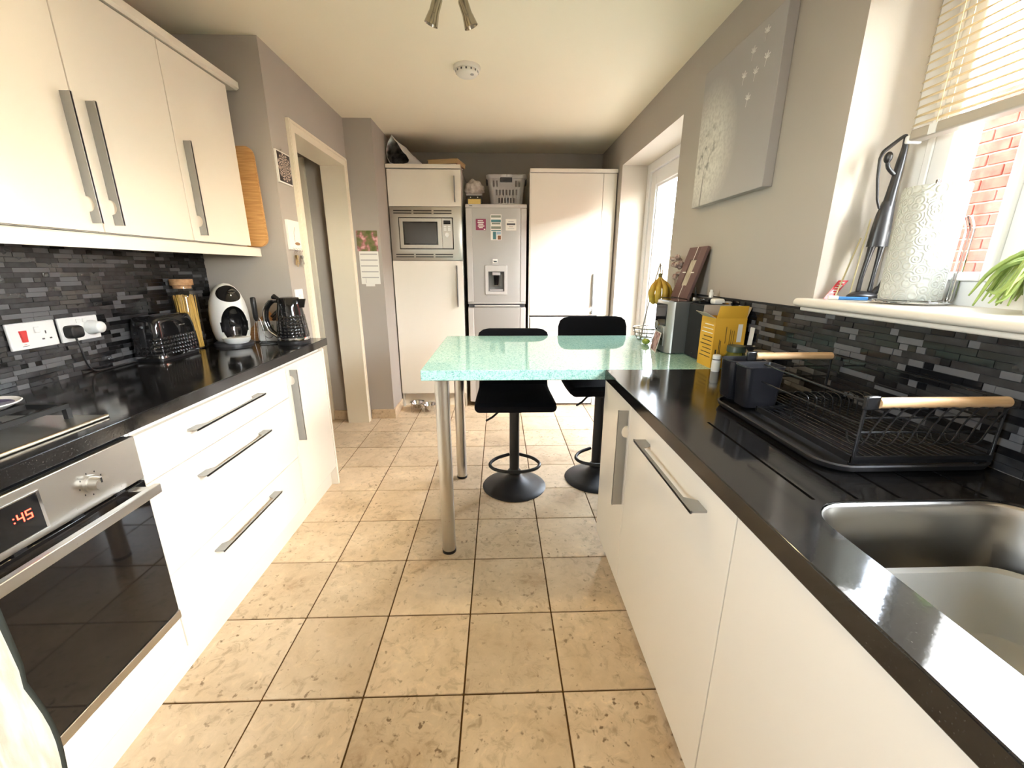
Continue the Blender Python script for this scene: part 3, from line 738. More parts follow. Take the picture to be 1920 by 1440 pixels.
# toaster
tx, ty, tw_, tl_ = -1.487, 1.872, .126, .240
to = thing('toaster', 'glossy black toaster with a faceted lower body and chrome base', 'toaster', (tx, ty, W))
def rsec(w, l, r, z, cx=tx, cy=ty): return [(cx+x, cy+y, z) for x, y in rrect(w, l, r, 6)]
loft('body', [rsec(tw_*.98, tl_*.98, .022, W+.020), rsec(tw_, tl_, .026, W+.05), rsec(tw_*.97, tl_*.98, .028, W+.125), rsec(tw_*.91, tl_*.94, .030, W+.165), rsec(tw_*.84, tl_*.90, .028, W+.180), rsec(tw_*.70, tl_*.84, .024, W+.186)], BLACKG, to)
loft('chrome_base', [rsec(tw_*1.01, tl_*1.01, .024, W+.012), rsec(tw_*1.015, tl_*1.015, .024, W+.021)], CHROME, to)
loft('foot_plinth', [rsec(tw_*.94, tl_*.96, .02, W), rsec(tw_*.94, tl_*.96, .02, W+.012)], BLACKP, to)
FACET = mat('black_faceted_plastic', (.010, .010, .011), .06, spec=.6)
def _facet():
    n, l = nodes_of(FACET); p = n['Principled BSDF']; tc = n.new('ShaderNodeTexCoord')
    v = n.new('ShaderNodeTexVoronoi'); v.inputs['Scale'].default_value = 62; v.inputs['Randomness'].default_value = .12; l.new(tc.outputs['Object'], v.inputs['Vector'])
    bu = n.new('ShaderNodeBump'); bu.inputs['Strength'].default_value = 1.0; bu.inputs['Distance'].default_value = .007
    l.new(v.outputs['Distance'], bu.inputs['Height']); l.new(bu.outputs[0], p.inputs['Normal'])
_facet()
b = bm_new(); S = [rsec(tw_*1.008, tl_*1.008, .026, W+.024), rsec(tw_*1.014, tl_*1.014, .027, W+.05), rsec(tw_*1.0, tl_*1.004, .028, W+.100)]
a_loft(b, S, caps=False); finish('facet_band', b, FACET, to, smooth=40)
for dx in (-.022, .022): box('slot', tx+dx-.010, tx+dx+.010, ty-.075, ty+.075, W+.1855, W+.1872, DGREY, to)
lv = box('lever_slot', tx-.012, tx+.012, ty-tl_*.5-.0022, ty-tl_*.5+.010, W+.060, W+.165, BLACKM, to, bevel=.002)
box('lever', tx-.018, tx+.018, ty-tl_*.5-.020, ty-tl_*.5-.001, W+.140, W+.154, BLACKG, to, bevel=.003)
for dz in (.035, .05): cyl('dial', (tx+.04, ty-tl_*.5+.004, W+dz+.02), (tx+.04, ty-tl_*.5-.008, W+dz+.02), .007, CHROME, to)
box('badge', tx+tw_*.462, tx+tw_*.486, ty+.010, ty+.045, W+.138, W+.142, CHROME, to)
# pasta jar
jx, jy = -1.505, 2.056
jr = thing('pasta_jar', 'tall glass jar of spaghetti with a cork lid', 'jar', (jx, jy, W))
lathe('glass', [(0, .001), (.050, .001), (.053, .006), (.053, .25), (.050, .268), (.040, .282), (.040, .298), (.043, .300), (.043, .304), (.0365, .304), (.0365, .282), (.047, .265), (.050, .25), (.050, .008), (0, .006)], (jx, jy, W), GLASS, jr)
lathe('cork_lid', [(0, .290), (.036, .290), (.037, .304), (.046, .305), (.046, .330), (.044, .333), (0, .334)], (jx, jy, W), CORK, jr)
b = bm_new(); rr = random.Random(2)
for k in range(90):
    a = rr.uniform(0, 2*PI); q = .041*math.sqrt(rr.random()); a2 = a+rr.uniform(-.5, .5); q2 = min(.043, q*.6+rr.uniform(0, .02))
    a_cyl(b, (jx+q*math.cos(a), jy+q*math.sin(a), W+.010), (jx+q2*math.cos(a2), jy+q2*math.sin(a2), W+rr.uniform(.245, .262)), .0017, seg=5)
SPAG = mat('dry_spaghetti', (.72, .47, .10), .5)
finish('spaghetti', b, SPAG, jr, kind='stuff', label='bundle of dry yellow spaghetti')
# coffee machine
mx_, my_ = -1.383, 2.172
MC = Matrix.Translation((mx_, my_, W)) @ Matrix.Rotation(math.radians(46), 4, 'Z')   # local -Y is the front
cm = thing('coffee_machine', 'white egg-shaped pod coffee machine with a black arched recess', 'coffee machine', (mx_, my_, W))
egg = [(0, .022), (.066, .022), (.074, .035), (.083, .075), (.087, .125), (.084, .175), (.076, .222), (.062, .262), (.044, .290), (.024, .306), (0, .312)]
eggs = []
for (r0, z0), (r1, z1) in zip(egg, egg[1:]):
    for k in range(3): t = k/3; eggs.append((r0+(r1-r0)*t, z0+(z1-z0)*t))
eggs.append(egg[-1])
shell = lathe('shell', egg, (0, 0, 0), [WHITEP, BLACKG], cm, seg=40, M=MC, sy=1.08)
cut = bm_new(); a_sphere(cut, (0, -.088, .108), 1, (.060, .064, .094), 32, 20); bmesh.ops.transform(cut, matrix=MC, verts=cut.verts); boolean(shell, cut)
MI = MC.inverted(); oo_ = origin_of(cm)
for p in shell.data.polygons:
    c = MI @ (p.center + oo_); e = ((c.x)/.060)**2 + ((c.y+.088)/.064)**2 + ((c.z-.108)/.094)**2
    if e < 1.02: p.material_index = 1
soften(shell, 40)
pan = lathe('top_panel', [(r*1.012, z+.0015) if z > .2 else (r*1.012, z) for r, z in egg], (0, 0, 0), BLACKG, cm, seg=48, M=MC, sy=1.08)
cut = bm_new(); a_sphere(cut, (.0, -.062, .262), 1, (.056, .058, .043), 32, 20); bmesh.ops.transform(cut, matrix=MC, verts=cut.verts); boolean(pan, cut, 'INTERSECT'); soften(pan, 40)
b = bm_new(); a_tube(b, [(.017*math.cos(2*PI*k/24)+.010, 0, .010*math.sin(2*PI*k/24)) for k in range(24)], .0012, 6, True)
bmesh.ops.transform(b, matrix=MC @ Matrix.Translation((0, -.0745, .272)) @ Matrix.Rotation(math.radians(38), 4, 'X'), verts=b.verts); finish('badge_ring', b, CHROME, cm, smooth=40)
b = bm_new(); v = a_lathe(b, [(0, 0), (.048, 0), (.058, .010), (.063, .030), (.058, .031), (0, .030)], (0, -.062, .016), 32, sy=.95); bmesh.ops.transform(b, matrix=MC, verts=b.verts); finish('drip_tray', b, WHITEP, cm, smooth=40)
b = bm_new(); a_lathe(b, [(0, 0), (.088, 0), (.088, .012), (.074, .022), (0, .022)], (0, 0, 0), 36, sy=1.05); bmesh.ops.transform(b, matrix=MC, verts=b.verts); finish('foot', b, DGREY, cm, smooth=40)
gl = bm_new(); a_lathe(gl, [(0, .001), (.026, .001), (.034, .045), (.0325, .045), (.025, .004), (0, .004)], (0, -.062, .046), 24); bmesh.ops.transform(gl, matrix=MC, verts=gl.verts)
finish('glass_cup', gl, GLASS, smooth=40, label='small clear glass on the coffee machine drip tray', cat='cup')
tube('power_cable', smooth_path([(-1.31, 2.235, W+.0045), (-1.28, 2.235, W+.0045), (-1.25, 2.17, W+.0045), (-1.21, 2.16, W+.0045), (-1.165, 2.19, W+.006)], 8), .0032, BLACKP, label='black power cable lying between coffee machine and kettle', cat='cable')
# knife block
kx, ky = -1.285, 2.292
kb = thing('knife_block', 'wooden knife block behind the white display unit', 'knife block', (kx, ky, W))
prism('block', [(kx-.070, ky-.018, W), (kx+.030, ky-.018, W), (kx+.075, ky-.018, W+.085), (kx+.030, ky-.018, W+.155), (kx-.070, ky-.018, W+.060)], (0, .044, 0), BLOCKW, kb)
for k, (a, c, l) in enumerate(((.38, .2, .10), (.62, .5, .085), (.42, .75, .085))):
    p0 = Vector((kx+.030+(.045)*(1-a), ky-.012+.034*c, W+.155-.07*(1-a))); dv = Vector((.75, 0, .60)).normalized()
    b = bm_new(); a_tube(b, [p0, p0+dv*.02, p0+dv*l*.7, p0+dv*l], [.008, .010, .011, .008], 10); h_ = finish('knife_handle', b, BLACKP, kb, smooth=50)
# milk frother on its stand
fx, fy = -1.262, 2.190
fr = thing('milk_frother', 'black battery milk frother on a thin wire stand', 'frother', (fx, fy, W))
lathe('grip', [(0, 0), (.006, .0), (.0125, .020), (.0135, .09), (.013, .118), (.009, .122), (0, .123)], (fx, fy, W+.118), BLACKP, fr, seg=18)
tube('whisk', [(fx, fy, W+.118), (fx, fy, W+.020)], .0014, CHROME, fr)
tube('stand', smooth_path([(fx+.03, fy+.008, W+.003), (fx+.022, fy+.012, W+.08), (fx+.012, fy+.012, W+.13), (fx, fy+.0145, W+.135), (fx-.012, fy+.012, W+.13), (fx-.022, fy+.012, W+.08), (fx-.03, fy+.008, W+.003)], 6), .0014, CHROME, fr)
# display unit
th = thing('energy_monitor', 'small white in-home display with a grey screen', 'display', (-1.238, 2.25, W))
MT = Matrix.Translation((-1.236, 2.246, W)) @ Matrix.Rotation(math.radians(0), 4, 'Z') @ Matrix.Rotation(math.radians(-3), 4, 'X')
box('case', -.058, .058, 0, .018, .002, .112, WHITEP, th, bevel=.004, M=MT); LCD = mat('grey_lcd', (.30, .33, .27), .25)
box('screen', -.036, .026, -.0008, .001, .058, .092, LCD, th, M=MT)
b = bm_new(); a_tube(b, [(-.004+.022*math.cos(a), -.0006, .042+.022*math.sin(a)) for a in [PI*(1.15+.7*k/8) for k in range(9)]], .0018, 6); bmesh.ops.transform(b, matrix=MT, verts=b.verts); finish('smile_mark', b, DGREY, th)
# kettle
qx, qy = -1.086, 2.200
kt = thing('kettle', 'black faceted jug kettle with chrome handle trim', 'kettle', (qx, qy, W))
lathe('power_base', [(0, 0), (.078, 0), (.080, .006), (.079, .018), (0, .018)], (qx, qy, W), BLACKP, kt, seg=36)
lathe('chrome_band', [(.0785, .022), (.0795, .024), (.0780, .036), (.0770, .036)], (qx, qy, W), CHROME, kt, seg=36, close=True)
lathe('body', [(0, .020), (.077, .020), (.078, .036), (.072, .090), (.066, .140), (.059, .190), (.053, .226), (.050, .232), (0, .232)], (qx, qy, W), BLACKG, kt, seg=36)
lathe('facet_band', [(.0765, .040), (.0775, .046), (.0720, .10), (.0665, .148), (.0655, .150)], (qx, qy, W), FACET, kt, seg=36)
lathe('lid', [(.049, .232), (.046, .238), (.030, .241), (0, .242)], (qx, qy, W), BLACKG, kt, seg=32)
prism('spout', [(qx+.040, qy-.022, W+.232), (qx+.086, qy-.004, W+.231), (qx+.086, qy+.004, W+.231), (qx+.040, qy+.022, W+.232), (qx+.054, qy+.016, W+.175), (qx+.054, qy-.016, W+.175)][:4], (-.012, 0, -.044), BLACKG, kt)
hp = smooth_path([(qx-.050, qy, W+.222), (qx-.085, qy, W+.220), (qx-.120, qy, W+.180), (qx-.128, qy, W+.120), (qx-.110, qy, W+.065), (qx-.074, qy, W+.034)], 7)
tube('handle', hp, [.013]*len(hp), BLACKG, kt, seg=12)
tube('handle_trim', [(p.x-.006, p.y-.010, p.z+.002) for p in hp], .0062, CHROME, kt, seg=8)
cyl('switch_knob', (qx-.052, qy, W+.224), (qx-.078, qy, W+.246), .013, BLACKG, kt)
box('badge', qx-.002, qx+.018, qy-.0636, qy-.060, W+.166, W+.169, CHROME, kt)
# ------------------------------------------------------------------ on the doorway wall
MAND = mat('mandala_print', (.05, .04, .035), .5)
def _mand():
    n, l = nodes_of(MAND); p = n['Principled BSDF']; tc = n.new('ShaderNodeTexCoord'); sp = n.new('ShaderNodeSeparateXYZ'); l.new(tc.outputs['Object'], sp.inputs[0])
    def M_(op, a, b=None):
        x = n.new('ShaderNodeMath'); x.operation = op
        for i, v in enumerate((a, b)):
            if v is None: continue
            if isinstance(v, (int, float)): x.inputs[i].default_value = v
            else: l.new(v, x.inputs[i])
        return x.outputs[0]
    y = sp.outputs[1]; z = M_('SUBTRACT', sp.outputs[2], .0775)
    r = M_('SQRT', M_('ADD', M_('MULTIPLY', y, y), M_('MULTIPLY', z, z))); th_ = M_('ARCTAN2', z, y)
    s1 = M_('SINE', M_('ADD', M_('MULTIPLY', r, 400), M_('MULTIPLY', M_('SINE', M_('MULTIPLY', th_, 12)), 2.4)))
    s2 = M_('SINE', M_('MULTIPLY', th_, 12)); s = M_('ADD', s1, M_('MULTIPLY', s2, .5))
    inside = M_('LESS_THAN', r, .066); k = M_('MULTIPLY', M_('GREATER_THAN', s, .15), inside)
    mx = n.new('ShaderNodeMix'); mx.data_type = 'RGBA'; l.new(k, mx.inputs[0]); mx.inputs[6].default_value = (.030, .022, .020, 1); mx.inputs[7].default_value = (.58, .47, .40, 1); l.new(mx.outputs[2], p.inputs['Base Color'])
_mand()
ma = thing('mandala_plaque', 'square black mandala plaque beside the doorway architrave', 'wall art', (XW, 2.402, 1.680))
box('border', XW, XW+.010, 2.330, 2.474, 1.680, 1.832, PAPER, ma, bevel=.001); box('print', XW+.0101, XW+.0115, 2.337, 2.467, 1.687, 1.825, MAND, ma)
cyl('nail', (XW, 2.402, 1.842), (XW+.008, 2.402, 1.842), .003, STEEL, ma, seg=8)
kh = thing('key_holder', 'white key rack board with a sketched motif', 'key rack', (XW, 2.41, 1.35))
box('board', XW, XW+.012, 2.345, 2.476, 1.352, 1.503, PAPER, kh, bevel=.001)
SEPIA = mat('sepia_print', (.30, .17, .07), .6); GRN = mat('pale_green_print', (.45, .50, .30), .6)
lathe('motif', [(0, 0), (1, 0), (1, .1), (0, .1)], (0, 0, 0), SEPIA, kh, seg=20, M=Matrix.Translation((XW+.012, 2.432, 1.385)) @ Matrix.Rotation(PI/2, 4, 'Y') @ Matrix.Diagonal((.008, .030, .008, 1)))
tube('motif_line', smooth_path([(XW+.0125, 2.405, 1.395), (XW+.0125, 2.402, 1.43), (XW+.0125, 2.41, 1.455), (XW+.0125, 2.42, 1.47)], 5), .0008, SEPIA, kh, seg=5)
for k, y in enumerate((2.370, 2.400, 2.430, 2.458)): tube('hook', smooth_path([(XW+.010, y, 1.362), (XW+.020, y, 1.356), (XW+.022, y, 1.346), (XW+.017, y, 1.340)], 4), .0015, CHROME, kh, seg=6)
BRASS = mat('brass_key', (.55, .40, .18), .3, 1.0)
KL = ['bunch of brass keys on the key rack hook nearest the chopping board', 'bunch of steel keys on the key rack hook nearest the architrave']
for n_, (y, m_) in enumerate(((2.385, BRASS), (2.445, STEEL))):
    ks = thing('key_bunch', KL[n_], 'keys', (XW+.018, y, 1.26))
    tube('key_ring', [(XW+.018, y+.011*math.cos(2*PI*k/14), 1.334+.011*math.sin(2*PI*k/14)) for k in range(14)], .0012, CHROME, ks, seg=5, closed=True)
    for j, (a, L) in enumerate(((-.25, .055), (.0, .062), (.22, .05))):
        b = bm_new(); a_cyl(b, (0, 0, -.010), (.0016, 0, -.010), .010, seg=14); a_box(b, 0, .0016, -.003, .003, -L, -.016)
        a_box(b, 0, .0016, .003, .006, -L, -L+.012)
        bmesh.ops.transform(b, matrix=Matrix.Translation((XW+.016+.003*j, y, 1.325)) @ Matrix.Rotation(a, 4, 'X'), verts=b.verts); finish('key', b, m_, ks)
ls = thing('light_switch', 'white light switch by the doorway above the kettle', 'switch', (XW, 2.385, 1.05))
box('plate', XW, XW+.009, 2.342, 2.428, 1.058, 1.144, WHITEP, ls, bevel=.003); box('rocker', XW+.008, XW+.014, 2.376, 2.394, 1.088, 1.114, WHITEP, ls, bevel=.002)
# calendar
ca = thing('calendar', 'wall calendar with an orchid photo above ruled pages', 'calendar', (-1.02, YR, 1.12))
ORCH = mat('orchid_photo', (.12, .15, .05), .4)
def _orch():
    n, l = nodes_of(ORCH); p = n['Principled BSDF']; tc = n.new('ShaderNodeTexCoord')
    a = n.new('ShaderNodeTexNoise'); a.inputs['Scale'].default_value = 16; a.inputs['Detail'].default_value = 2; l.new(tc.outputs['Object'], a.inputs['Vector'])
    r = n.new('ShaderNodeValToRGB'); e = r.color_ramp.elements; e[0].position = .35; e[0].color = (.10, .13, .035, 1); e[1].position = .62; e[1].color = (.70, .42, .42, 1)
    k = e.new(.50); k.color = (.19, .17, .075, 1); k = e.new(.56); k.color = (.40, .16, .17, 1); l.new(a.outputs[0], r.inputs[0]); l.new(r.outputs[0], p.inputs['Base Color'])
_orch()
box('photo', -1.097, -.936, YR-.003, YR, 1.384, 1.536, ORCH, ca)
pgs = box('page', -1.088, -.940, YR-.004, YR, 1.135, 1.384, PAPER, ca)
box('page', -1.055, -.985, YR-.002, YR, 1.118, 1.140, PAPER, ca)
for k in range(5): box('ruled_line', -1.080, -.948, YR-.0046, YR-.0039, 1.358-.044*k, 1.366-.044*k, GREYP, pgs)
box('ruled_line', -1.052, -1.049, YR-.0046, YR-.0039, 1.145, 1.18, GREYP, pgs)
# pet bowls
pb = thing('pet_bowl_stand', 'low wire stand holding two steel pet bowls', 'bowl stand', (-.68, 3.58, 0))
for (bx_, by_) in ((-.752, 3.610), (-.632, 3.560)):
    tube('ring', [(bx_+.062*math.cos(2*PI*k/24), by_+.062*math.sin(2*PI*k/24), .072) for k in range(24)], .0025, CHROME, pb, seg=6, closed=True)
    for a in (.8, 2.4, 4.0, 5.5): tube('leg', [(bx_+.064*math.cos(a), by_+.064*math.sin(a), .072), (bx_+.070*math.cos(a), by_+.070*math.sin(a), 0)], .003, CHROME, pb, seg=6)
PBL = ['steel pet bowl nearest the wall corner', 'steel pet bowl half hidden by the breakfast bar leg']
for n_, (bx_, by_) in enumerate(((-.752, 3.610), (-.632, 3.560))):
    lathe('pet_bowl', [(0, 0), (.034, 0), (.056, .045), (.068, .049), (.068, .051), (.055, .048), (.032, .003), (0, .003)], (bx_, by_, .028), CHROME, seg=28, label=PBL[n_], cat='bowl', group='steel pet bowls')
# ------------------------------------------------------------------ tall units on the far wall
TY = 3.700
ho = thing('tall_housing', 'tall white unit housing the built-in microwave', 'cabinet', (-.607, 4.0, 0))
box('side_panel', -.905, -.889, TY+.022, 4.29, .0, 2.036, CARC, ho); box('side_panel', -.321, -.305, TY+.022, 4.29, .0, 2.036, CARC, ho)
box('back_panel', -.889, -.321, 4.27, 4.29, .12, 2.036, CARC, ho); box('shelf', -.889, -.321, TY+.03, 4.27, 1.748, 1.764, CARC, ho); box('shelf', -.889, -.321, TY+.03, 4.27, 1.302, 1.318, CARC, ho)
box('shelf', -.889, -.321, TY+.03, 4.27, 2.020, 2.036, CARC, ho)
d_ = box('upper_door', -.904, -.306, TY, TY+.019, 1.750, 2.030, GLOSSW, ho, bevel=.0015)
fin_handle(d_, (-.357, TY, 1.785), (0, 0, 1), (0, -1, 0), .195, D=.028, kind='notch', notch=.045)
d_ = box('lower_door', -.904, -.306, TY, TY+.019, .132, 1.318, GLOSSW, ho, bevel=.0015)
fin_handle(d_, (-.357, TY, .93), (0, 0, 1), (0, -1, 0), .35, D=.028, kind='notch', notch=.30)
box('plinth', -.900, -.308, TY+.055, TY+.073, 0, .130, GLOSSW, ho)
box('cornice', -.908, -.302, TY-.014, 4.28, 2.037, 2.066, GLOSSW, ho, bevel=.002)
mw = thing('microwave', 'built-in stainless microwave with a vented frame', 'microwave', (-.605, 3.9, 1.320))
box('body', -.880, -.330, TY+.006, 4.1, 1.322, 1.744, BLACKM, mw)
fr_ = bm_new(); a_box(fr_, -.902, -.308, TY-.002, TY+.016, 1.3205, 1.7465, bevel=.002); fr_ = finish('frame', fr_, STEEL, mw, smooth=40)
cut = bm_new(); a_box(cut, -.834, -.378, TY-.02, TY+.04, 1.412, 1.666); boolean(fr_, cut)
for zb in (1.694, 1.7135, 1.347, 1.3665):
    for k in range(3): box('vent_slot', -.870+.166*k, -.720+.166*k, TY-.0032, TY+.002, zb, zb+.008, BLACKM, mw)
box('surround', -.834, -.378, TY+.001, TY+.012, 1.412, 1.666, BLACKG, mw)
dw = box('door', -.826, -.474, TY-.010, TY+.004, 1.420, 1.658, STEEL, mw, bevel=.002)
MGL = mat('microwave_window', (.055, .052, .05), .08)
box('window_surround', -.796, -.508, TY-.0115, TY-.008, 1.448, 1.632, BLACKG, dw); box('window', -.784, -.520, TY-.0125, TY-.010, 1.460, 1.620, MGL, dw)
pn = box('control_panel', -.472, -.386, TY-.010, TY+.004, 1.420, 1.658, STEEL, mw, bevel=.002)
box('clock', -.458, -.400, TY-.0115, TY-.009, 1.612, 1.642, BLACKG, pn)
cyl('dial', (-.430, TY-.010, 1.528), (-.430, TY-.026, 1.528), .019, CHROME, pn)
for k in range(3):
    for s in (0, 1): box('button', -.457+.034*s, -.435+.034*s, TY-.012, TY-.009, 1.590-.014*k, 1.599-.014*k, WHITEP, pn)
box('door_button', -.460, -.398, TY-.012, TY-.009, 1.434, 1.470, STEEL, pn, bevel=.001)
# fridge freezer
SILV = mat('silver_painted_steel', (.43, .41, .385), .38, .45); SILV2 = mat('silver_trim_plastic', (.52, .495, .465), .4, .25)
ff = thing('fridge_freezer', 'tall silver fridge freezer with a water dispenser', 'fridge', (-.017, 3.98, 0))
box('cabinet', -.270, .236, TY+.066, 4.26, .03, 1.768, SILV2, ff, bevel=.004)
def rdoor(nm, z0, z1):
    prof = [(-.272, TY+.060), (-.272, TY+.026)] + [(-.272+.50*t-0, TY+.026-.026*math.sin(PI*min(t*6, .5))) for t in ()]
    pts = []
    for k in range(17):
        t = k/16; x = -.272+.510*t; e = min(t, 1-t); y = TY+.022*(1-min(1, e/.10))**2 - .006*math.sin(PI*t); pts.append((x, y))
    poly = [(x, y, z0) for x, y in pts] + [(.238, TY+.062, z0), (-.272, TY+.062, z0)]
    b = bm_new(); a_prism(b, poly, (0, 0, z1-z0)); return finish(nm, b, SILV, ff, smooth=30)
up = rdoor('fridge_door', .965, 1.742); lo = rdoor('freezer_door', .045, .925)
box('top_trim', -.274, .240, TY-.003, TY+.062, 1.742, 1.772, SILV2, ff, bevel=.004)
for x0, x1 in ((-.272, -.222), (.190, .238)): 
    box('side_strip', x0, x1, TY-.0045, TY+.03, .972, 1.740, SILV2, up, bevel=.004); box('side_strip', x0, x1, TY-.0045, TY+.03, .05, .920, SILV2, lo, bevel=.004)
box('handle_recess', -.262, .228, TY+.004, TY+.040, .926, .964, DGREY, ff); 
box('handle_lip', -.215, .185, TY-.010, TY+.010, .930, .944, SILV2, lo, bevel=.003); box('handle_lip', -.272, .238, TY-.006, TY+.02, .9555, .966, SILV2, up, bevel=.003)
box('badge', -.240, -.215, TY-.004, TY-.002, 1.755, 1.760, DGREY, ff); box('badge', .130, .185, TY-.004, TY-.002, 1.754, 1.758, GREYP, ff)
dpn = thing_d = box('dispenser', -.118, .074, TY-.014, TY-.004, 1.034, 1.282, SILV2, up, bevel=.004)
cut = bm_new(); a_box(cut, -.090, .050, TY-.03, TY+.05, 1.062, 1.232); boolean(dpn, cut)
cut = bm_new(); a_box(cut, -.090, .050, TY-.03, TY+.045, 1.062, 1.232); boolean(up, cut)
DREC = mat('dispenser_recess_grey', (.20, .195, .19), .35)
for (x0, x1, y0, y1, z0, z1) in ((-.090, .050, TY+.040, TY+.046, 1.062, 1.232), (-.092, -.088, TY-.005, TY+.042, 1.062, 1.232), (.048, .052, TY-.005, TY+.042, 1.062, 1.232), (-.090, .050, TY-.005, TY+.042, 1.228, 1.233), (-.090, .050, TY-.005, TY+.042, 1.060, 1.066)):
    box('recess_wall', x0, x1, y0, y1, z0, z1, DREC, up)
prism('water_lever', [(-.045, TY+.004, 1.215), (.005, TY+.004, 1.215), (-.002, TY+.02, 1.115), (-.038, TY+.02, 1.115)], (0, .010, 0), CHROME, up)
box('spout', -.055, .015, TY+.0, TY+.04, 1.200, 1.227, GREYP, up, bevel=.003); box('drip_tray', -.080, .040, TY-.004, TY+.035, 1.066, 1.078, GREYP, up, bevel=.003)
# magnets
def magnet(label, x0, x1, z0, z1, m, bits):
    y = TY-.0090; t = thing('fridge_magnet', label, 'magnet', ((x0+x1)/2, y, z0)); box('card', x0, x1, y-.003, y+.002, z0, z1, m, t)
    for (a, b_, c, d, mm) in bits: box('print', x0+(x1-x0)*a, x0+(x1-x0)*b_, y-.0036, y-.0029, z0+(z1-z0)*c, z0+(z1-z0)*d, mm, t)
MAG = mat('magenta_card', (.28, .035, .10), .4); TEAL = mat('teal_print', (.06, .20, .22), .4); BLUEP = mat('pale_blue_print', (.35, .50, .62), .4); BRN = mat('brown_print', (.22, .09, .03), .4); OLV = mat('olive_print', (.22, .25, .20), .4)
magnet('magenta square magnet with white handwriting on the fridge', -.188, -.104, 1.567, 1.655, MAG, [(.2, .72, .80, .88, PAPER), (.18, .80, .64, .73, PAPER), (.25, .75, .48, .57, PAPER), (.2, .85, .32, .41, PAPER), (.3, .7, .18, .26, PAPER), (.78, .95, .03, .12, PAPER)])
magnet('tall picture magnet of a landscape and tower in the middle of the fridge', -.064, .026, 1.488, 1.690, PAPER, [(.05, .95, .88, .97, OLV), (.05, .95, .70, .80, TEAL), (.1, .9, .62, .68, OLV), (.05, .95, .44, .54, OLV), (.05, .95, .36, .40, TEAL), (.2, .5, .03, .33, TEAL), (.55, .95, .22, .33, BLUEP), (.65, .95, .02, .18, BRN)])
magnet('white square magnet with a dark lettering band on the fridge', .062, .152, 1.565, 1.655, PAPER, [(.1, .9, .48, .62, DGREY), (.25, .75, .75, .80, GREYP), (.3, .7, .3, .34, BRN), (.2, .8, .15, .19, GREYP)])
magnet('small grey picture magnet above the dispenser', -.057, .000, 1.286, 1.342, GREYP, [(.15, .85, .25, .85, PAPER), (.25, .75, .40, .60, BLUEP)])
# tall right unit with the washing machine below
tr = thing('tall_cabinet', 'tall white cabinet above the washing machine', 'cabinet', (.63, 4.0, 0))
box('carcass', .272, .975, TY+.022, 4.29, .850, 2.012, CARC, tr); box('side_panel', .262, .272, TY+.004, 4.29, 0, 2.012, GLOSSW, tr); box('side_panel', .975, .987, TY+.022, 4.29, 0, 2.012, GLOSSW, tr)
d_ = box('door', .272, .872, TY, TY+.019, .852, 2.010, GLOSSW, tr, bevel=.0015)
fin_handle(d_, (.826, TY, 1.212), (0, 0, -1), (0, -1, 0), .35, D=.028, kind='notch', notch=.30)
box('filler', .8745, .985, TY, TY+.019, .852, 2.010, GLOSSW, tr, bevel=.0015)
box('cornice', .262, .988, TY-.014, 4.28, 2.0135, 2.042, GLOSSW, tr, bevel=.002)
box('lower_filler', .880, .974, TY+.02, TY+.04, 0, .848, GLOSSW, tr)
wm = thing('washing_machine', 'white washing machine under the tall cabinet', 'washing machine', (.575, 4.0, 0))
box('body', .277, .873, TY+.006, 4.24, .020, .838, WHITEP, wm, bevel=.006)
for x in (.30, .85): box('foot', x-.02, x+.02, TY+.03, TY+.07, 0, .021, BLACKP, wm)
pn = box('control_panel', .279, .871, TY-.002, TY+.008, .715, .832, WHITEP, wm, bevel=.004)
box('detergent_drawer', .290, .440, TY-.005, TY-.001, .730, .822, WHITEP, pn, bevel=.003); box('logo', .315, .350, TY-.0057, TY-.0048, .802, .807, GREYP, pn)
box('display', .380, .432, TY-.0062, TY-.0048, .742, .764, GREYP, pn)
for k in range(6): box('programme_text', .462, .490, TY-.0026, TY-.0018, .815-.010*k, .817-.010*k, GREYP, pn)
cyl('programme_dial', (.575, TY-.002, .772), (.575, TY-.020, .772), .030, WHITEP, pn, seg=28)
for k in range(4): box('button', .66+.045*k, .69+.045*k, TY-.005, TY-.001, .760, .775, GREYP, pn)
lathe('door_ring', [(.165, 0), (.172, .012), (.150, .030), (.128, .026), (.125, 0)], (0, 0, 0), GREYP, wm, seg=40, M=Matrix.Translation((.575, TY+.006, .43)) @ Matrix.Rotation(PI/2, 4, 'X'), close=True)
lathe('door_glass', [(0, .010), (.07, .016), (.126, .012), (.126, .004), (0, .004)], (0, 0, 0), MGL, wm, seg=40, M=Matrix.Translation((.575, TY+.006, .43)) @ Matrix.Rotation(PI/2, 4, 'X'))
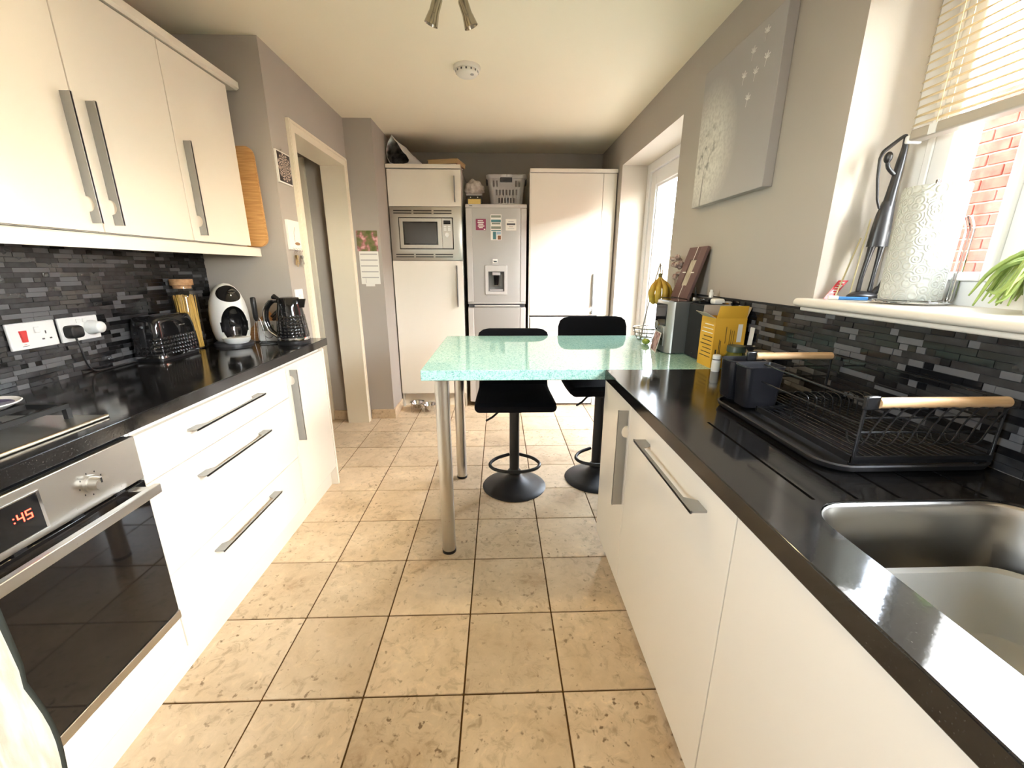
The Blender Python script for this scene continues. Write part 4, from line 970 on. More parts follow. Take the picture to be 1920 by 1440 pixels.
# ------------------------------------------------------------------ things stored on top
FOIL = mat('white_sack_film', (.72, .70, .68), .35); FOILIN = add_noise(mat('silver_sack_lining', (.20, .20, .19), .3, .7), 18, 4, (.05, .05, .045), (.45, .44, .42))
b = bm_new(); n = 28; secs = []
def resample(poly, n):
    P = [Vector(p) for p in poly]; P.append(P[0]); d = [0]
    for u, v in zip(P, P[1:]): d.append(d[-1]+(v-u).length)
    out = []
    for k in range(n):
        t = d[-1]*k/n; i = max(j for j in range(len(P)-1) if d[j] <= t); f = (t-d[i])/max(1e-9, d[i+1]-d[i]); out.append(P[i].lerp(P[i+1], f))
    return out
SKR = [[(-.852, 3.742, 2.288), (-.800, 3.748, 2.215), (-.745, 3.752, 2.140), (-.722, 3.750, 2.098), (-.735, 3.745, 2.082), (-.800, 3.742, 2.070), (-.872, 3.742, 2.080), (-.900, 3.742, 2.120), (-.903, 3.742, 2.175), (-.885, 3.742, 2.235)],
       [(-.820, 3.80, 2.250), (-.755, 3.80, 2.205), (-.690, 3.80, 2.150), (-.655, 3.80, 2.105), (-.665, 3.80, 2.078), (-.760, 3.80, 2.068), (-.860, 3.80, 2.070), (-.898, 3.80, 2.105), (-.900, 3.80, 2.165), (-.870, 3.80, 2.220)],
       [(-.780, 3.88, 2.190), (-.715, 3.88, 2.165), (-.660, 3.88, 2.130), (-.625, 3.88, 2.095), (-.640, 3.88, 2.075), (-.740, 3.88, 2.068), (-.840, 3.88, 2.068), (-.885, 3.88, 2.090), (-.880, 3.88, 2.135), (-.840, 3.88, 2.175)],
       [(-.760, 3.98, 2.110), (-.71, 3.98, 2.105), (-.66, 3.98, 2.095), (-.625, 3.98, 2.084), (-.635, 3.98, 2.072), (-.72, 3.98, 2.068), (-.80, 3.98, 2.068), (-.85, 3.98, 2.074), (-.845, 3.98, 2.090), (-.80, 3.98, 2.105)]]
for s_, poly in enumerate(SKR):
    ring = resample(poly, n)
    for k, p in enumerate(ring):
        w_ = .010*noise.noise(p*22+Vector((s_, 0, 0))); p.x += w_ if s_ else w_*.4; p.z = max(2.0685, p.z+.6*w_)
        p.y += .012*noise.noise(p*15+Vector((0, 7, 0)))
    secs.append(ring)
vv = a_loft(b, secs, caps=False); b.verts.ensure_lookup_table(); b.faces.new(b.verts[-n:])
bg_ = finish('storage_sack', b, [FOIL, FOILIN], smooth=70, label='crumpled white sack lying open on the microwave unit', cat='sack')
sd = bg_.modifiers.new('thickness', 'SOLIDIFY'); sd.thickness = .003; sd.offset = -1; sd.material_offset = 1
KRAFT = mat('tan_cardboard', (.55, .38, .19), .7); MAROON = mat('maroon_cover', (.045, .010, .012), .5)
MB = Matrix.Translation((-.440, 3.86, 0)) @ Matrix.Rotation(-.22, 4, 'Z')
bo = thing('book', 'dark maroon book lying flat on the microwave unit', 'book', (-.45, 3.86, 2.0665))
box('cover', -.150, .125, -.10, .11, 2.0668, 2.0700, MAROON, bo, M=MB); box('cover', -.150, .125, -.10, .11, 2.0800, 2.0832, MAROON, bo, M=MB); box('page_block', -.147, .120, -.097, .107, 2.0700, 2.0800, PAPER, bo, M=MB)
cbx = thing('cardboard_box', 'flat tan cardboard box on top of the maroon book', 'box', (-.43, 3.86, 2.0835))
box('tray', -.115, .135, -.105, .115, 2.0836, 2.112, KRAFT, cbx, M=MB); box('lid', -.119, .139, -.109, .119, 2.1122, 2.118, KRAFT, cbx, M=MB)
# tin with a crumpled cloth bag
GOLD = mat('gold_tin', (.66, .50, .20), .22, 1.0)
ti = thing('storage_tin', 'small black storage tin with a gold front', 'tin', (-.205, 3.90, 1.772))
box('tin_body', -.268, -.140, 3.83, 3.97, 1.773, 1.856, BLACKG, ti, bevel=.004); box('gold_front', -.258, -.150, 3.8275, 3.831, 1.778, 1.829, GOLD, ti, bevel=.001)
box('rim', -.272, -.136, 3.826, 3.974, 1.856, 1.872, GREYP, ti, bevel=.003)
for x in (-.235, -.175): cyl('rivet', (x, 3.8305, 1.842), (x, 3.826, 1.842), .005, CHROME, ti, seg=10)
b = bm_new(); a_sphere(b, (0, 0, 0), 1, (1, 1, 1), 30, 18)
for v in b.verts:
    d = v.co.normalized(); k = 1+.20*noise.noise(d*2.3)+.16*noise.noise(d*5.5)+.06*noise.noise(d*11)
    v.co = Vector((d.x*.082*k, d.y*.070*k, max(-.045, d.z*.070*k)))
bmesh.ops.translate(b, verts=b.verts, vec=(-.206, 3.90, 1.918))
CLOTH = add_noise(mat('off_white_cloth', (.66, .60, .53), .85), 22, 4, (.72, .67, .61), (.42, .36, .31), bump=.5, bscale=60, dist=.01)
finish('cloth_bundle', b, CLOTH, smooth=60, label='scrunched off-white bag piled on the small tin', cat='cloth')
# laundry basket
lb = thing('laundry_basket', 'grey plastic laundry basket on top of the fridge', 'basket', (.072, 3.93, 1.772))
bx_, by_, bz_ = .072, 3.93, 1.7735
def bsec(f, z, o=0): return [(bx_+x*f, by_+y*f, z) for x, y in rrect(.335+o, .25+o, .05, 6)]
b = bm_new(); secs = [(.78, 0), (.80, .006), (.97, .225)]; inn = [(.955, .225), (.785, .012), (.76, .008)]
R = [[b.verts.new(p) for p in bsec(f, bz_+z)] for f, z in secs+inn]; nn = len(R[0])
for A, B in zip(R, R[1:]):
    for k in range(nn): b.faces.new((A[k], A[(k+1) % nn], B[(k+1) % nn], B[k]))
b.faces.new(list(reversed(R[0]))); b.faces.new(R[-1])
bas = finish('tub', b, GREYP, lb, smooth=40)
cut = bm_new()
def slot(x, z, h=.042, w=.015): a_box(cut, bx_+x-w/2, bx_+x+w/2, by_-.2, by_, bz_+z, bz_+z+h, bevel=.005, seg=2)
for k in range(6): slot(-.0625+.025*k, .024)
for k in range(7): slot(-.084+.028*k, .085, .045)
for x in (-.108, -.080, .080, .108): slot(x, .150, .048)
boolean(bas, cut); cut = bm_new()
for y in (-.06, -.02, .02, .06):
    for z in (.03, .09, .15): a_box(cut, bx_-.25, bx_, by_+y-.007, by_+y+.007, bz_+z, bz_+z+.042)
boolean(bas, cut); soften(bas, 30)
b = bm_new()
A = [[b.verts.new(p) for p in bsec(f, bz_+z, o)] for f, z, o in ((1.0, .216, 0), (1.0, .232, .012), (1.0, .244, .010), (1.0, .246, -.006), (.97, .240, -.006), (.965, .216, 0))]
for P_, Q_ in list(zip(A, A[1:]))+[(A[-1], A[0])]:
    for k in range(nn): b.faces.new((P_[k], P_[(k+1) % nn], Q_[(k+1) % nn], Q_[k]))
finish('rim', b, GREYP, lb, smooth=40)
box('hand_grip', bx_-.052, bx_+.048, by_-.131, by_-.118, bz_+.185, bz_+.222, DGREY, lb, bevel=.004)
for k in range(8): box('grip_rib', bx_-.038+.0105*k, bx_-.034+.0105*k, by_-.134, by_-.118, bz_+.226, bz_+.245, WHITEP, lb)
for s in (-1, 1): box('side_handle', bx_+s*.168-.008, bx_+s*.168+.008, by_-.05, by_+.05, bz_+.185, bz_+.226, DGREY, lb, bevel=.004)
# ------------------------------------------------------------------ breakfast bar and stools
BY0, BY1 = 1.566, 2.425
bar = thing('breakfast_bar', 'mint green speckled breakfast bar on steel legs', 'breakfast bar', (.34, 2.0, 0))
b = bm_new(); a_box(b, -.308, .988, BY0, BY1, W-.042, W, bevel=.003); finish('bar_top', b, MINT, bar, smooth='keep')
for (lx, ly) in ((-.236, 1.632), (-.236, 2.330)):
    lg = cyl('leg', (lx, ly, .012), (lx, ly, W-.048), .030, STEEL, bar, seg=28)
    cyl('foot_cap', (lx, ly, 0), (lx, ly, .014), .0315, BLACKP, lg, seg=28); cyl('mount_plate', (lx, ly, W-.050), (lx, ly, W-.0425), .045, STEEL, lg, seg=28)
def stool(label, sx, sy, dz, yaw):
    t = thing('bar_stool', label, 'bar stool', (sx, sy, 0), 'black swivel bar stools at the breakfast bar')
    R = Matrix.Translation((sx, sy, 0)) @ Matrix.Rotation(yaw, 4, 'Z')
    lathe('base', [(0, 0), (.186, 0), (.188, .004), (.182, .010), (.150, .020), (.105, .034), (.065, .052), (.040, .072), (.034, .085), (0, .085)], (sx, sy, 0), BLACKM, t, seg=48)
    lathe('collar', [(.034, .080), (.038, .084), (.038, .102), (.031, .106), (0, .106)], (sx, sy, 0), BLACKM, t, seg=28)
    cyl('column', (sx, sy, .10), (sx, sy, .47+dz), .0285, BLACKM, t, seg=24)
    cyl('piston', (sx, sy, .46+dz), (sx, sy, .50+dz), .019, CHROME, t)
    pth = smooth_path([(-.030, .028, .192), (-.105, .0, .180), (-.142, -.055, .172), (-.122, -.108, .168), (-.060, -.140, .166), (0, -.146, .166), (.060, -.140, .166), (.122, -.108, .168), (.142, -.055, .172), (.105, .0, .180), (.030, .028, .192)], 5)
    tube('foot_rest', [R @ p for p in pth], .0095, BLACKM, t, seg=10)
    tube('lift_lever', [R @ Vector(p) for p in ((-.02, -.02, .487+dz), (-.09, -.05, .488+dz), (-.125, -.068, .462+dz), (-.16, -.085, .448+dz))], .006, BLACKM, t, seg=8)
    lathe('seat_plate', [(0, 0), (.09, 0), (.09, .006), (0, .006)], (sx, sy, .492+dz), BLACKM, t, seg=24)
    # upholstered shell: seat pad sweeping up into the back, swept rounded sections
    prof = [(-.185, .568, .420, .040), (-.178, .548, .432, .052), (-.12, .545, .436, .060), (0, .543, .432, .062), (.10, .545, .424, .060), (.170, .560, .414, .055), (.208, .600, .410, .048), (.228, .655, .414, .042), (.240, .720, .424, .040), (.248, .790, .432, .040), (.254, .850, .430, .038), (.257, .886, .408, .034), (.2585, .904, .360, .026), (.259, .911, .290, .012)]
    b = bm_new(); secs = []
    for i, (y, z, w, th_) in enumerate(prof):
        a = prof[max(0, i-1)]; c = prof[min(len(prof)-1, i+1)]; dy, dz_ = c[0]-a[0], c[1]-a[1]; L = math.hypot(dy, dz_); ny, nz = -dz_/L, dy/L
        ring = []
        for x, h in rrect(w, th_, th_*.48, 4):
            curl = .022*(x/(w/2))**2 * (1 if i > 5 else .35)      # sides come forward
            ring.append(R @ Vector((x, y+ny*(h+curl), z+nz*(h+curl)+dz)))
        secs.append(ring)
    a_loft(b, secs); finish('upholstered_shell', b, FABRIC, t, smooth=50)
    return t
stool('black bar stool standing fully in view behind the breakfast bar', .085, 2.215, 0, 0)
stool('raised black bar stool partly hidden by the right-hand units', .590, 2.290, .062, .06)
# ------------------------------------------------------------------ right run of units
RX = .428
rw = box('worktop', RX-.010, XR-.0105, -.55, BY0-.001, W-.04, W, WTOP, bevel=.0025, label='glossy black worktop with drainer grooves around the sink', cat='worktop')
SXc, SYc, SWx, SWy, SR = .706, .372, .392, .470, .075
cut = bm_new(); a_prism(cut, [(SXc+x, SYc+y, W-.08) for x, y in rrect(SWx, SWy, SR, 8)], (0, 0, .2)); boolean(rw, cut)
cut = bm_new()
for gx in (.540, .617, .694, .772, .850): a_box(cut, gx-.0035, gx+.0035, .612, .985, W-.0035, W+.02)
boolean(rw, cut)
rp = thing('plinth', 'white plinth under the right-hand units', 'plinth', (.49, .5, 0)); box('board', .480, .496, -.54, 1.572, 0, .128, GLOSSW, rp)
def rcab(name, label, y0, y1, hollow):
    c = thing(name, label, 'cabinet', (.71, (y0+y1)/2, .13))
    if hollow:
        box('side_panel', RX+.02, .975, y0, y0+.016, .130, .828, CARC, c); box('side_panel', RX+.02, .975, y1-.016, y1, .130, .828, CARC, c)
        box('floor_panel', RX+.02, .975, y0+.016, y1-.016, .130, .146, CARC, c)
    else: box('carcass', RX+.02, .975, y0, y1, .130, .828, CARC, c)
    return c
c = rcab('base_cabinet', 'narrow white cupboard at the breakfast bar end of the right run', 1.260, 1.574, False)
d_ = box('door', RX, RX+.018, 1.2575, 1.574, .131, .824, GLOSSW, c, bevel=.0015)
fin_handle(d_, (RX, 1.276, .802), (0, 0, -1), (-1, 0, 0), .350, D=.034, kind='notch', notch=.075)
box('end_panel', RX+.002, .975, 1.576, 1.594, .128, .829, GLOSSW, c, bevel=.001); box('end_panel_foot', .470, .975, 1.576, 1.594, 0, .128, GLOSSW, c)
c = rcab('integrated_dishwasher', 'white door of the integrated dishwasher with a horizontal handle', .642, 1.254, False); c['category'] = 'dishwasher'
d_ = box('door', RX, RX+.018, .6385, 1.2545, .131, .824, GLOSSW, c, bevel=.0015)
fin_handle(d_, (RX, .735, .770), (0, 1, 0), (-1, 0, 0), .372, D=.036)
c = rcab('sink_cabinet', 'white cupboard below the sink', .042, .634, True)
box('door', RX, RX+.018, .040, .6355, .131, .824, GLOSSW, c, bevel=.0015)
c = rcab('base_cabinet', 'white cupboard on the near side of the sink', -.54, .036, False)
box('door', RX, RX+.018, -.54, .037, .131, .824, GLOSSW, c, bevel=.0015)
# sink
sk = thing('sink', 'stainless steel sink bowl set into the black worktop', 'sink', (SXc, SYc, .66))
b = bm_new()
lev = [(.996, 1, W-.004), (.99, .985, W-.010), (.975, .98, W-.03), (.955, .962, W-.14), (.90, .92, W-.180), (.80, .83, W-.190)]
outl = [(.82, .85, W-.193), (.915, .935, W-.183), (.972, .977, W-.14), (.985, .99, W-.03), (1.0, .998, W-.010)]
secs = [[(SXc+x*fx_, SYc+y*fy_, z) for x, y in rrect(SWx*.996, SWy*.996, SR, 8)] for fx_, fy_, z in list(reversed(lev))]
R = [[b.verts.new(p) for p in s] for s in secs]; nn = len(R[0])
for A, B in zip(R, R[1:]):
    for k in range(nn): b.faces.new((A[k], A[(k+1) % nn], B[(k+1) % nn], B[k]))
b.faces.new(R[0])
o = finish('bowl', b, STEEL, sk, smooth=50); sd = o.modifiers.new('thickness', 'SOLIDIFY'); sd.thickness = .0012; sd.offset = 0
lathe('waste', [(0, 0), (.040, 0), (.042, .002), (.030, .0035), (0, .002)], (SXc, SYc-.05, W-.1895), CHROME, sk)
TUBP = mat('translucent_white_plastic', (.60, .61, .58), .35, Transmission_Weight=.25)
b = bm_new(); wx, wy, cx, cy = .300, .330, .690, .370
def ws(f, z, o=0): return [(cx+x*f, cy+y*f, z) for x, y in rrect(wx+o, wy+o, .07, 8)]
R = [[b.verts.new(p) for p in s] for s in (ws(.80, W-.186), ws(.83, W-.182), ws(.97, W-.098), ws(.97, W-.091, .030), ws(.97, W-.086, .030), ws(.965, W-.086, .006), ws(.955, W-.098), ws(.815, W-.178), ws(.78, W-.182))]; nn = len(R[0])
for A, B in zip(R, R[1:]):
    for k in range(nn): b.faces.new((A[k], A[(k+1) % nn], B[(k+1) % nn], B[k]))
b.faces.new(R[0]); b.faces.new(R[-1]); finish('washing_up_bowl', b, TUBP, smooth=40, label='pale translucent washing-up bowl standing in the sink', cat='bowl')
# drip tray and dish rack
RUB = mat('black_tray_plastic', (.014, .014, .015), .4)
b = bm_new(); tcx, tcy = .808, .925
def ts(f, z, o=0): return [(tcx+x*f, tcy+y*f, z) for x, y in rrect(.350+o, .455+o, .055, 8)]
R = [[b.verts.new(p) for p in s] for s in (ts(.96, W+.001), ts(1, W+.006), ts(1, W+.016, .006), ts(1, W+.018, -.002), ts(.985, W+.010), ts(.95, W+.006))]; nn = len(R[0])
for A, B in zip(R, R[1:]):
    for k in range(nn): b.faces.new((A[k], A[(k+1) % nn], B[(k+1) % nn], B[k]))
b.faces.new(list(reversed(R[0]))); b.faces.new(R[-1]); finish('drip_tray', b, RUB, smooth=40, label='black drip tray under the wire dish rack', cat='tray')
dk = thing('dish_rack', 'black wire dish rack with two beech handles', 'dish rack', (.83, .93, W+.008))
WIRE = mat('black_coated_wire', (.013, .013, .014), .22); r0x, r1x, r0y, r1y, rz = .690, .968, .714, 1.145, W+.022
b = bm_new()
for (x0, x1, y0, y1) in ((r0x-.003, r0x+.003, r0y, 1.022), (r1x-.003, r1x+.003, r0y, r1y), (r0x-.003, r1x+.003, r0y-.003, r0y+.003), (.768, r1x+.003, r1y-.003, r1y+.003)): a_box(b, x0, x1, y0, y1, rz-.006, rz+.008)
a_box(b, r0x-.003, .771, 1.019, 1.025, rz-.006, rz+.008); a_box(b, .765, .771, 1.022, r1y, rz-.006, rz+.008)
finish('base_frame', b, WIRE, dk)
for (x, y) in ((r0x+.01, r0y+.012), (r1x-.01, r0y+.012), (r1x-.01, r1y-.012), (.78, r1y-.012)): cyl('foot', (x, y, W+.0065), (x, y, rz-.006), .006, RUB, dk, seg=10)
for k in range(1, 16):
    x = r0x+(r1x-r0x)*k/16; tube('base_wire', [(x, r0y, rz+.003), (x, 1.022 if x < .768 else r1y, rz+.003)], .0017, WIRE, dk, seg=6)
top = 1.016
for (x, y) in ((r0x, r0y), (r1x, r0y), (r1x, r1y), (.768, r1y)): tube('post', [(x, y, rz), (x, y, top)], .0032, WIRE, dk, seg=8)
for z in (top, .970):
    tube('side_rail', smooth_path([(r0x, r0y, z), (r0x, .76, z-.002), (r0x, .95, z-.001), (r0x, 1.022, z)], 4), .0022, WIRE, dk, seg=6); tube('side_rail', [(r1x, r0y, z), (r1x, r1y, z)], .0022, WIRE, dk, seg=6)
for z in (.982, .952): tube('end_rail', [(r0x, r0y, z), (r1x, r0y, z)], .0022, WIRE, dk, seg=6); tube('end_rail', [(.768, r1y, z), (r1x, r1y, z)], .0022, WIRE, dk, seg=6)
for k in range(9):
    x = r0x+.012+k*.029
    tube('hook_wire', smooth_path([(x+.040, r0y-.012, 1.004), (x+.030, r0y-.006, 1.000), (x+.012, r0y-.003, .966), (x, r0y-.003, .935), (x-.002, r0y+.008, .922), (x-.004, r0y+.028, .924), (x-.004, r0y+.036, .940)], 4), .0018, WIRE, dk, seg=6)
for k in range(9):
    x = .775+.021*k
    tube('plate_divider', smooth_path([(x, .955, rz+.004), (x, .958, rz+.042), (x, .972, rz+.054), (x, 1.00, rz+.054), (x, 1.014, rz+.042), (x, 1.017, rz+.004)], 3), .0016, WIRE, dk, seg=6)
tube('inner_loop', smooth_path([(.715, .735, rz+.004), (.715, .738, rz+.030), (.715, .760, rz+.040), (.715, .90, rz+.040), (.715, .925, rz+.030), (.715, .93, rz+.004)], 4), .0018, WIRE, dk, seg=6)
for (y, x0) in ((r0y, .712), (r1y, .742)):
    x1 = .966; cyl('beech_handle', (x0, y, top-.004), (x1, y, top-.004), .0105, WOOD, dk, seg=18, label='pale beech wood handle')
    box('handle_bracket', x0-.026, x0+.002, y-.005, y+.005, top-.018, top+.010, WIRE, dk, bevel=.003)
def cup(label, y0, y1):
    b = bm_new(); cx, cy = .708, (y0+y1)/2
    def s(f, z, o=0): return [(cx+x*f, cy+y*f, z) for x, y in rrect(.104+o, y1-y0+o, .016, 5)]
    R = [[b.verts.new(p) for p in q] for q in (s(.84, W+.020), s(.86, W+.022), s(.985, W+.128), s(1, W+.130, .002), s(1, W+.133, .002), s(.97, W+.133), s(.955, W+.128), s(.83, W+.026))]; nn = len(R[0])
    for A, B in zip(R, R[1:]):
        for k in range(nn): b.faces.new((A[k], A[(k+1) % nn], B[(k+1) % nn], B[k]))
    b.faces.new(list(reversed(R[0]))); b.faces.new(R[-1])
    finish('cutlery_cup', b, mat('black_cup_plastic', (.011, .011, .014), .35), smooth=40, label=label, cat='cutlery holder', group='black cutlery cups')
cup('black cutlery cup nearer the sink at the dish rack corner', 1.030, 1.102); cup('black cutlery cup nearer the pill bottle at the dish rack corner', 1.108, 1.180)

# ------------------------------------------------------------------ things on the breakfast bar by the wall
st = thing('stereo', 'silver and black mini hi-fi unit on the bar', 'stereo', (.87, 1.95, W))
SGREY = mat('stereo_silver', (.48, .47, .45), .3, .6); SLATE = mat('stereo_grey_side', (.115, .115, .115), .4)
box('body', .798, .985, 1.862, 2.044, W+.003, W+.240, SLATE, st, bevel=.004)
loft('front', [[(x, y, z) for x, y in ((.800, 1.862), (.784, 1.872), (.776, 1.895), (.775, 1.95), (.778, 2.02), (.790, 2.042), (.800, 2.044))] for z in (W+.003, W+.238)], SGREY, st)
box('display_panel', .7725, .778, 1.895, 2.022, W+.125, W+.226, BLACKG, st, bevel=.002); box('lower_panel', .7725, .778, 1.905, 2.012, W+.030, W+.118, SGREY, st, bevel=.002)
cyl('volume_knob', (.7745, 1.955, W+.128), (.755, 1.955, W+.128), .024, CHROME, st, seg=28); cyl('volume_knob_cap', (.755, 1.955, W+.128), (.753, 1.955, W+.128), .018, SGREY, st, seg=28)
box('tray_slot', .7715, .7730, 1.91, 2.005, W+.060, W+.063, BLACKP, st); box('top_plate', .790, .985, 1.864, 2.042, W+.240, W+.2425, CHROME, st)
for x in (.82, .96):
    for y in (1.88, 2.02): cyl('foot', (x, y, W), (x, y, W+.004), .008, BLACKP, st, seg=10)
SPKM = add_noise(mat('black_speaker_vinyl', (.022, .022, .024), .55), 60, 3, bump=.2, bscale=300)
SPL = ['black loudspeaker between the hi-fi unit and the yellow box', 'black loudspeaker behind the hi-fi unit nearest the bananas']
for n_, (y0, y1) in enumerate(((1.702, 1.856), (2.050, 2.200))):
    sp_ = thing('loudspeaker', SPL[n_], 'speaker', (.92, (y0+y1)/2, W), 'hi-fi loudspeakers')
    box('cabinet', .868, .985, y0, y1, W, W+.238, SPKM, sp_, bevel=.003); box('grille', .858, .868, y0+.003, y1-.003, W+.004, W+.234, mat('grille_cloth', (.030, .030, .032), .95, spec=.1), sp_, bevel=.003)
    box('badge', .8572, .8582, (y0+y1)/2-.008, (y0+y1)/2+.008, W+.022, W+.025, CHROME, sp_)
# picture frame leaning on the wall
FRM = mat('mauve_frame', (.135, .075, .070), .55); MATP = add_noise(mat('aged_print', (.50, .44, .34), .7), 24, 4, (.56, .50, .40), (.36, .30, .22))
zb = W+.2430; lean = math.atan2(.072, .235)
MF = Matrix.Translation((.897, 1.975, zb+.002)) @ Matrix.Rotation(lean, 4, 'Y')
pf = thing('picture_frame', 'mauve picture frame leaning against the wall on the hi-fi', 'picture frame', (.91, 2.07, zb))
H_, L_ = .252, .190
for nm, (y0, y1, z0, z1) in (('frame_side', (0, .062, 0, H_)), ('frame_side', (.128, L_, 0, H_)), ('frame_rail', (.062, .128, 0, .062)), ('frame_rail', (.062, .128, H_-.062, H_))): box(nm, 0, .014, y0, y1, z0, z1, FRM, pf, M=MF, bevel=.001)
box('print', .006, .010, .060, .130, .060, H_-.060, MATP, pf, M=MF)
for (y0, y1, z0, z1) in ((.094, .0965, 0, .064), (.094, .0965, H_-.064, H_), (.035, .066, .124, .129), (.124, .158, .124, .129)): box('ribbon', -.0016, .0004, y0, y1, z0, z1, PAPER, pf, M=MF)
# dried flowers behind
fl = thing('dried_flowers', 'small bunch of dried pink flowers behind the mauve frame', 'flowers', (.955, 2.235, zb-.004))
PINKF = add_noise(mat('dried_pink_petal', (.48, .36, .32), .8), 40, 3, (.56, .45, .40), (.20, .11, .10)); b0 = None; rf = random.Random(4)
for k in range(16):
    a = rf.uniform(0, 6.28); c = (.955+rf.uniform(-.02, .015), 2.255+rf.uniform(-.05, .045), zb+.135+rf.uniform(-.06, .075)); b = bm_new(); a_sphere(b, c, .016, (rf.uniform(.6, 1), 1, rf.uniform(.5, .9)), 8, 6)
    for v in b.verts: v.co += Vector((noise.noise(v.co*90), noise.noise(v.co*90+Vector((5, 0, 0))), noise.noise(v.co*90+Vector((0, 9, 0)))))*.006
    finish('petal', b, PINKF, fl, smooth=60)
for k in range(5): tube('stem', [(.955, 2.225+.004*k, zb-.004), (.955, 2.215+.018*k, zb+.11)], .0014, mat('dry_stem', (.16, .11, .05), .8), fl, seg=5)
# odds and ends on the speaker top
zs_ = W+.2385
b = bm_new(); a_box(b, .865, .955, 1.770, 1.850, zs_+.0006, zs_+.024, bevel=.004); finish('set_top_box', b, BLACKG, smooth=40, label='flat black box lying on the loudspeaker', cat='device')
b = bm_new(); a_box(b, .900, .945, 1.715, 1.760, zs_+.0006, zs_+.024, bevel=.008); finish('charging_dock', b, WHITEP, smooth=40, label='white rounded charging dock on the loudspeaker edge', cat='device')
lathe('silver_lid', [(0, 0), (.026, 0), (.027, .008), (.018, .013), (0, .014)], (.957, 1.728, zs_+.0006), CHROME, label='small silver lid on the loudspeaker corner', cat='lid')
lathe('small_bottle', [(0, 0), (.009, 0), (.009, .020), (.006, .024), (.006, .032), (0, .033)], (.930, 1.812, zs_+.0246), WHITEP, seg=16, label='tiny white bottle on the flat black box', cat='bottle')
tube('reading_glasses', smooth_path([(.895, 1.885, zb+.002), (.89, 1.880, zb+.035), (.893, 1.885, zb+.058), (.90, 1.900, zb+.050), (.905, 1.895, zb+.02), (.91, 1.905, zb+.002)], 5), .0024, BLACKP, label='black wire-framed glasses folded at the foot of the mauve frame', cat='glasses')
# photo card and lime
ph = thing('photo_card', 'small pink photograph propped against the hi-fi unit', 'photo', (.745, 1.94, W))
MP = Matrix.Translation((.738, 1.892, W+.001)) @ Matrix.Rotation(math.radians(-8), 4, 'Z') @ Matrix.Rotation(math.radians(12), 4, 'Y')
PHOT = add_noise(mat('pink_photo_print', (.55, .30, .28), .35), 38, 3, (.62, .42, .40), (.16, .045, .045), lo=.45, hi=.62)
box('print', -.001, .001, 0, .115, 0, .095, PAPER, ph, M=MP); box('image', -.0016, -.0009, .004, .111, .004, .091, PHOT, ph, M=MP)
a = bm_new(); a_sphere(a, (.772, 2.120, W+.0163), .020, (1, 1.15, .8), 20, 14); finish('lime', a, mat('lime_skin', (.32, .40, .06), .4), smooth=60, label='green lime on the bar beside the fruit stand', cat='fruit')
# fruit stand with bananas
fs = thing('fruit_stand', 'wire fruit stand with a tall hanging hook', 'fruit stand', (.828, 2.285, W)); GWIRE = mat('gold_grey_wire', (.30, .27, .22), .35, .9)
fcx, fcy = .832, 2.285
for r_, z in ((.050, W+.003), (.062, W+.022), (.072, W+.044), (.076, W+.066)): tube('ring', [(fcx+r_*math.cos(2*PI*k/28), fcy+r_*math.sin(2*PI*k/28), z) for k in range(28)], .0024, GWIRE, fs, seg=6, closed=True)
for k in range(10): a = 2*PI*k/10; tube('rib', [(fcx+.050*math.cos(a), fcy+.050*math.sin(a), W+.003), (fcx+.062*math.cos(a), fcy+.062*math.sin(a), W+.022), (fcx+.076*math.cos(a), fcy+.076*math.sin(a), W+.066)], .0019, GWIRE, fs, seg=5)
ap = Vector((.872, 2.285, 1.285))
tube('hook_pole', smooth_path([(.800, 2.285, W+.003), (.816, 2.285, 1.00), (.846, 2.285, 1.16), (.868, 2.285, 1.262), ap], 6), .0036, GWIRE, fs)
tube('hook_pole', smooth_path([(.900, 2.312, W+.06), (.898, 2.305, 1.06), (.885, 2.29, 1.20), ap], 6), .0028, GWIRE, fs)
tube('hook', smooth_path([ap, (.882, 2.27, 1.250), (.880, 2.262, 1.225), (.868, 2.262, 1.218)], 4), .0022, GWIRE, fs)
BAN = add_noise(mat('ripe_banana', (.52, .33, .04), .5), 20, 4, (.58, .39, .05), (.34, .19, .025), lo=.3, hi=.75)
bn = thing('banana_bunch', 'bunch of ripe bananas hanging from the fruit stand', 'bananas', (.868, 2.25, 1.08)); hub = Vector((.868, 2.258, 1.216))
for k, a in enumerate((-2.6, -1.9, -1.2, -.45, .3)):
    o_ = Vector((math.cos(a), math.sin(a)*.8, 0)); pts = [hub+o_*.004, hub+o_*.016+Vector((0, 0, -.022)), hub+o_*.043+Vector((0, 0, -.050)), hub+o_*.055+Vector((0, 0, -.085)), hub+o_*.047+Vector((0, 0, -.118)), hub+o_*.032+Vector((0, 0, -.138)), hub+o_*.028+Vector((0, 0, -.144))]
    sm_ = smooth_path(pts, 4); n_ = len(sm_); rad = [.005+.0125*math.sin(PI*min(1, max(0, (i/(n_-1)-.10)/.86)))**.7 if i/(n_-1) > .10 else .005 for i in range(n_)]; rad[-1] = .004
    tube('banana', sm_, rad, BAN, bn, seg=8)
cyl('stalk', hub+Vector((0, 0, -.006)), hub+Vector((0, 0, .016)), .010, mat('banana_stalk', (.15, .12, .03), .7), bn, seg=10)
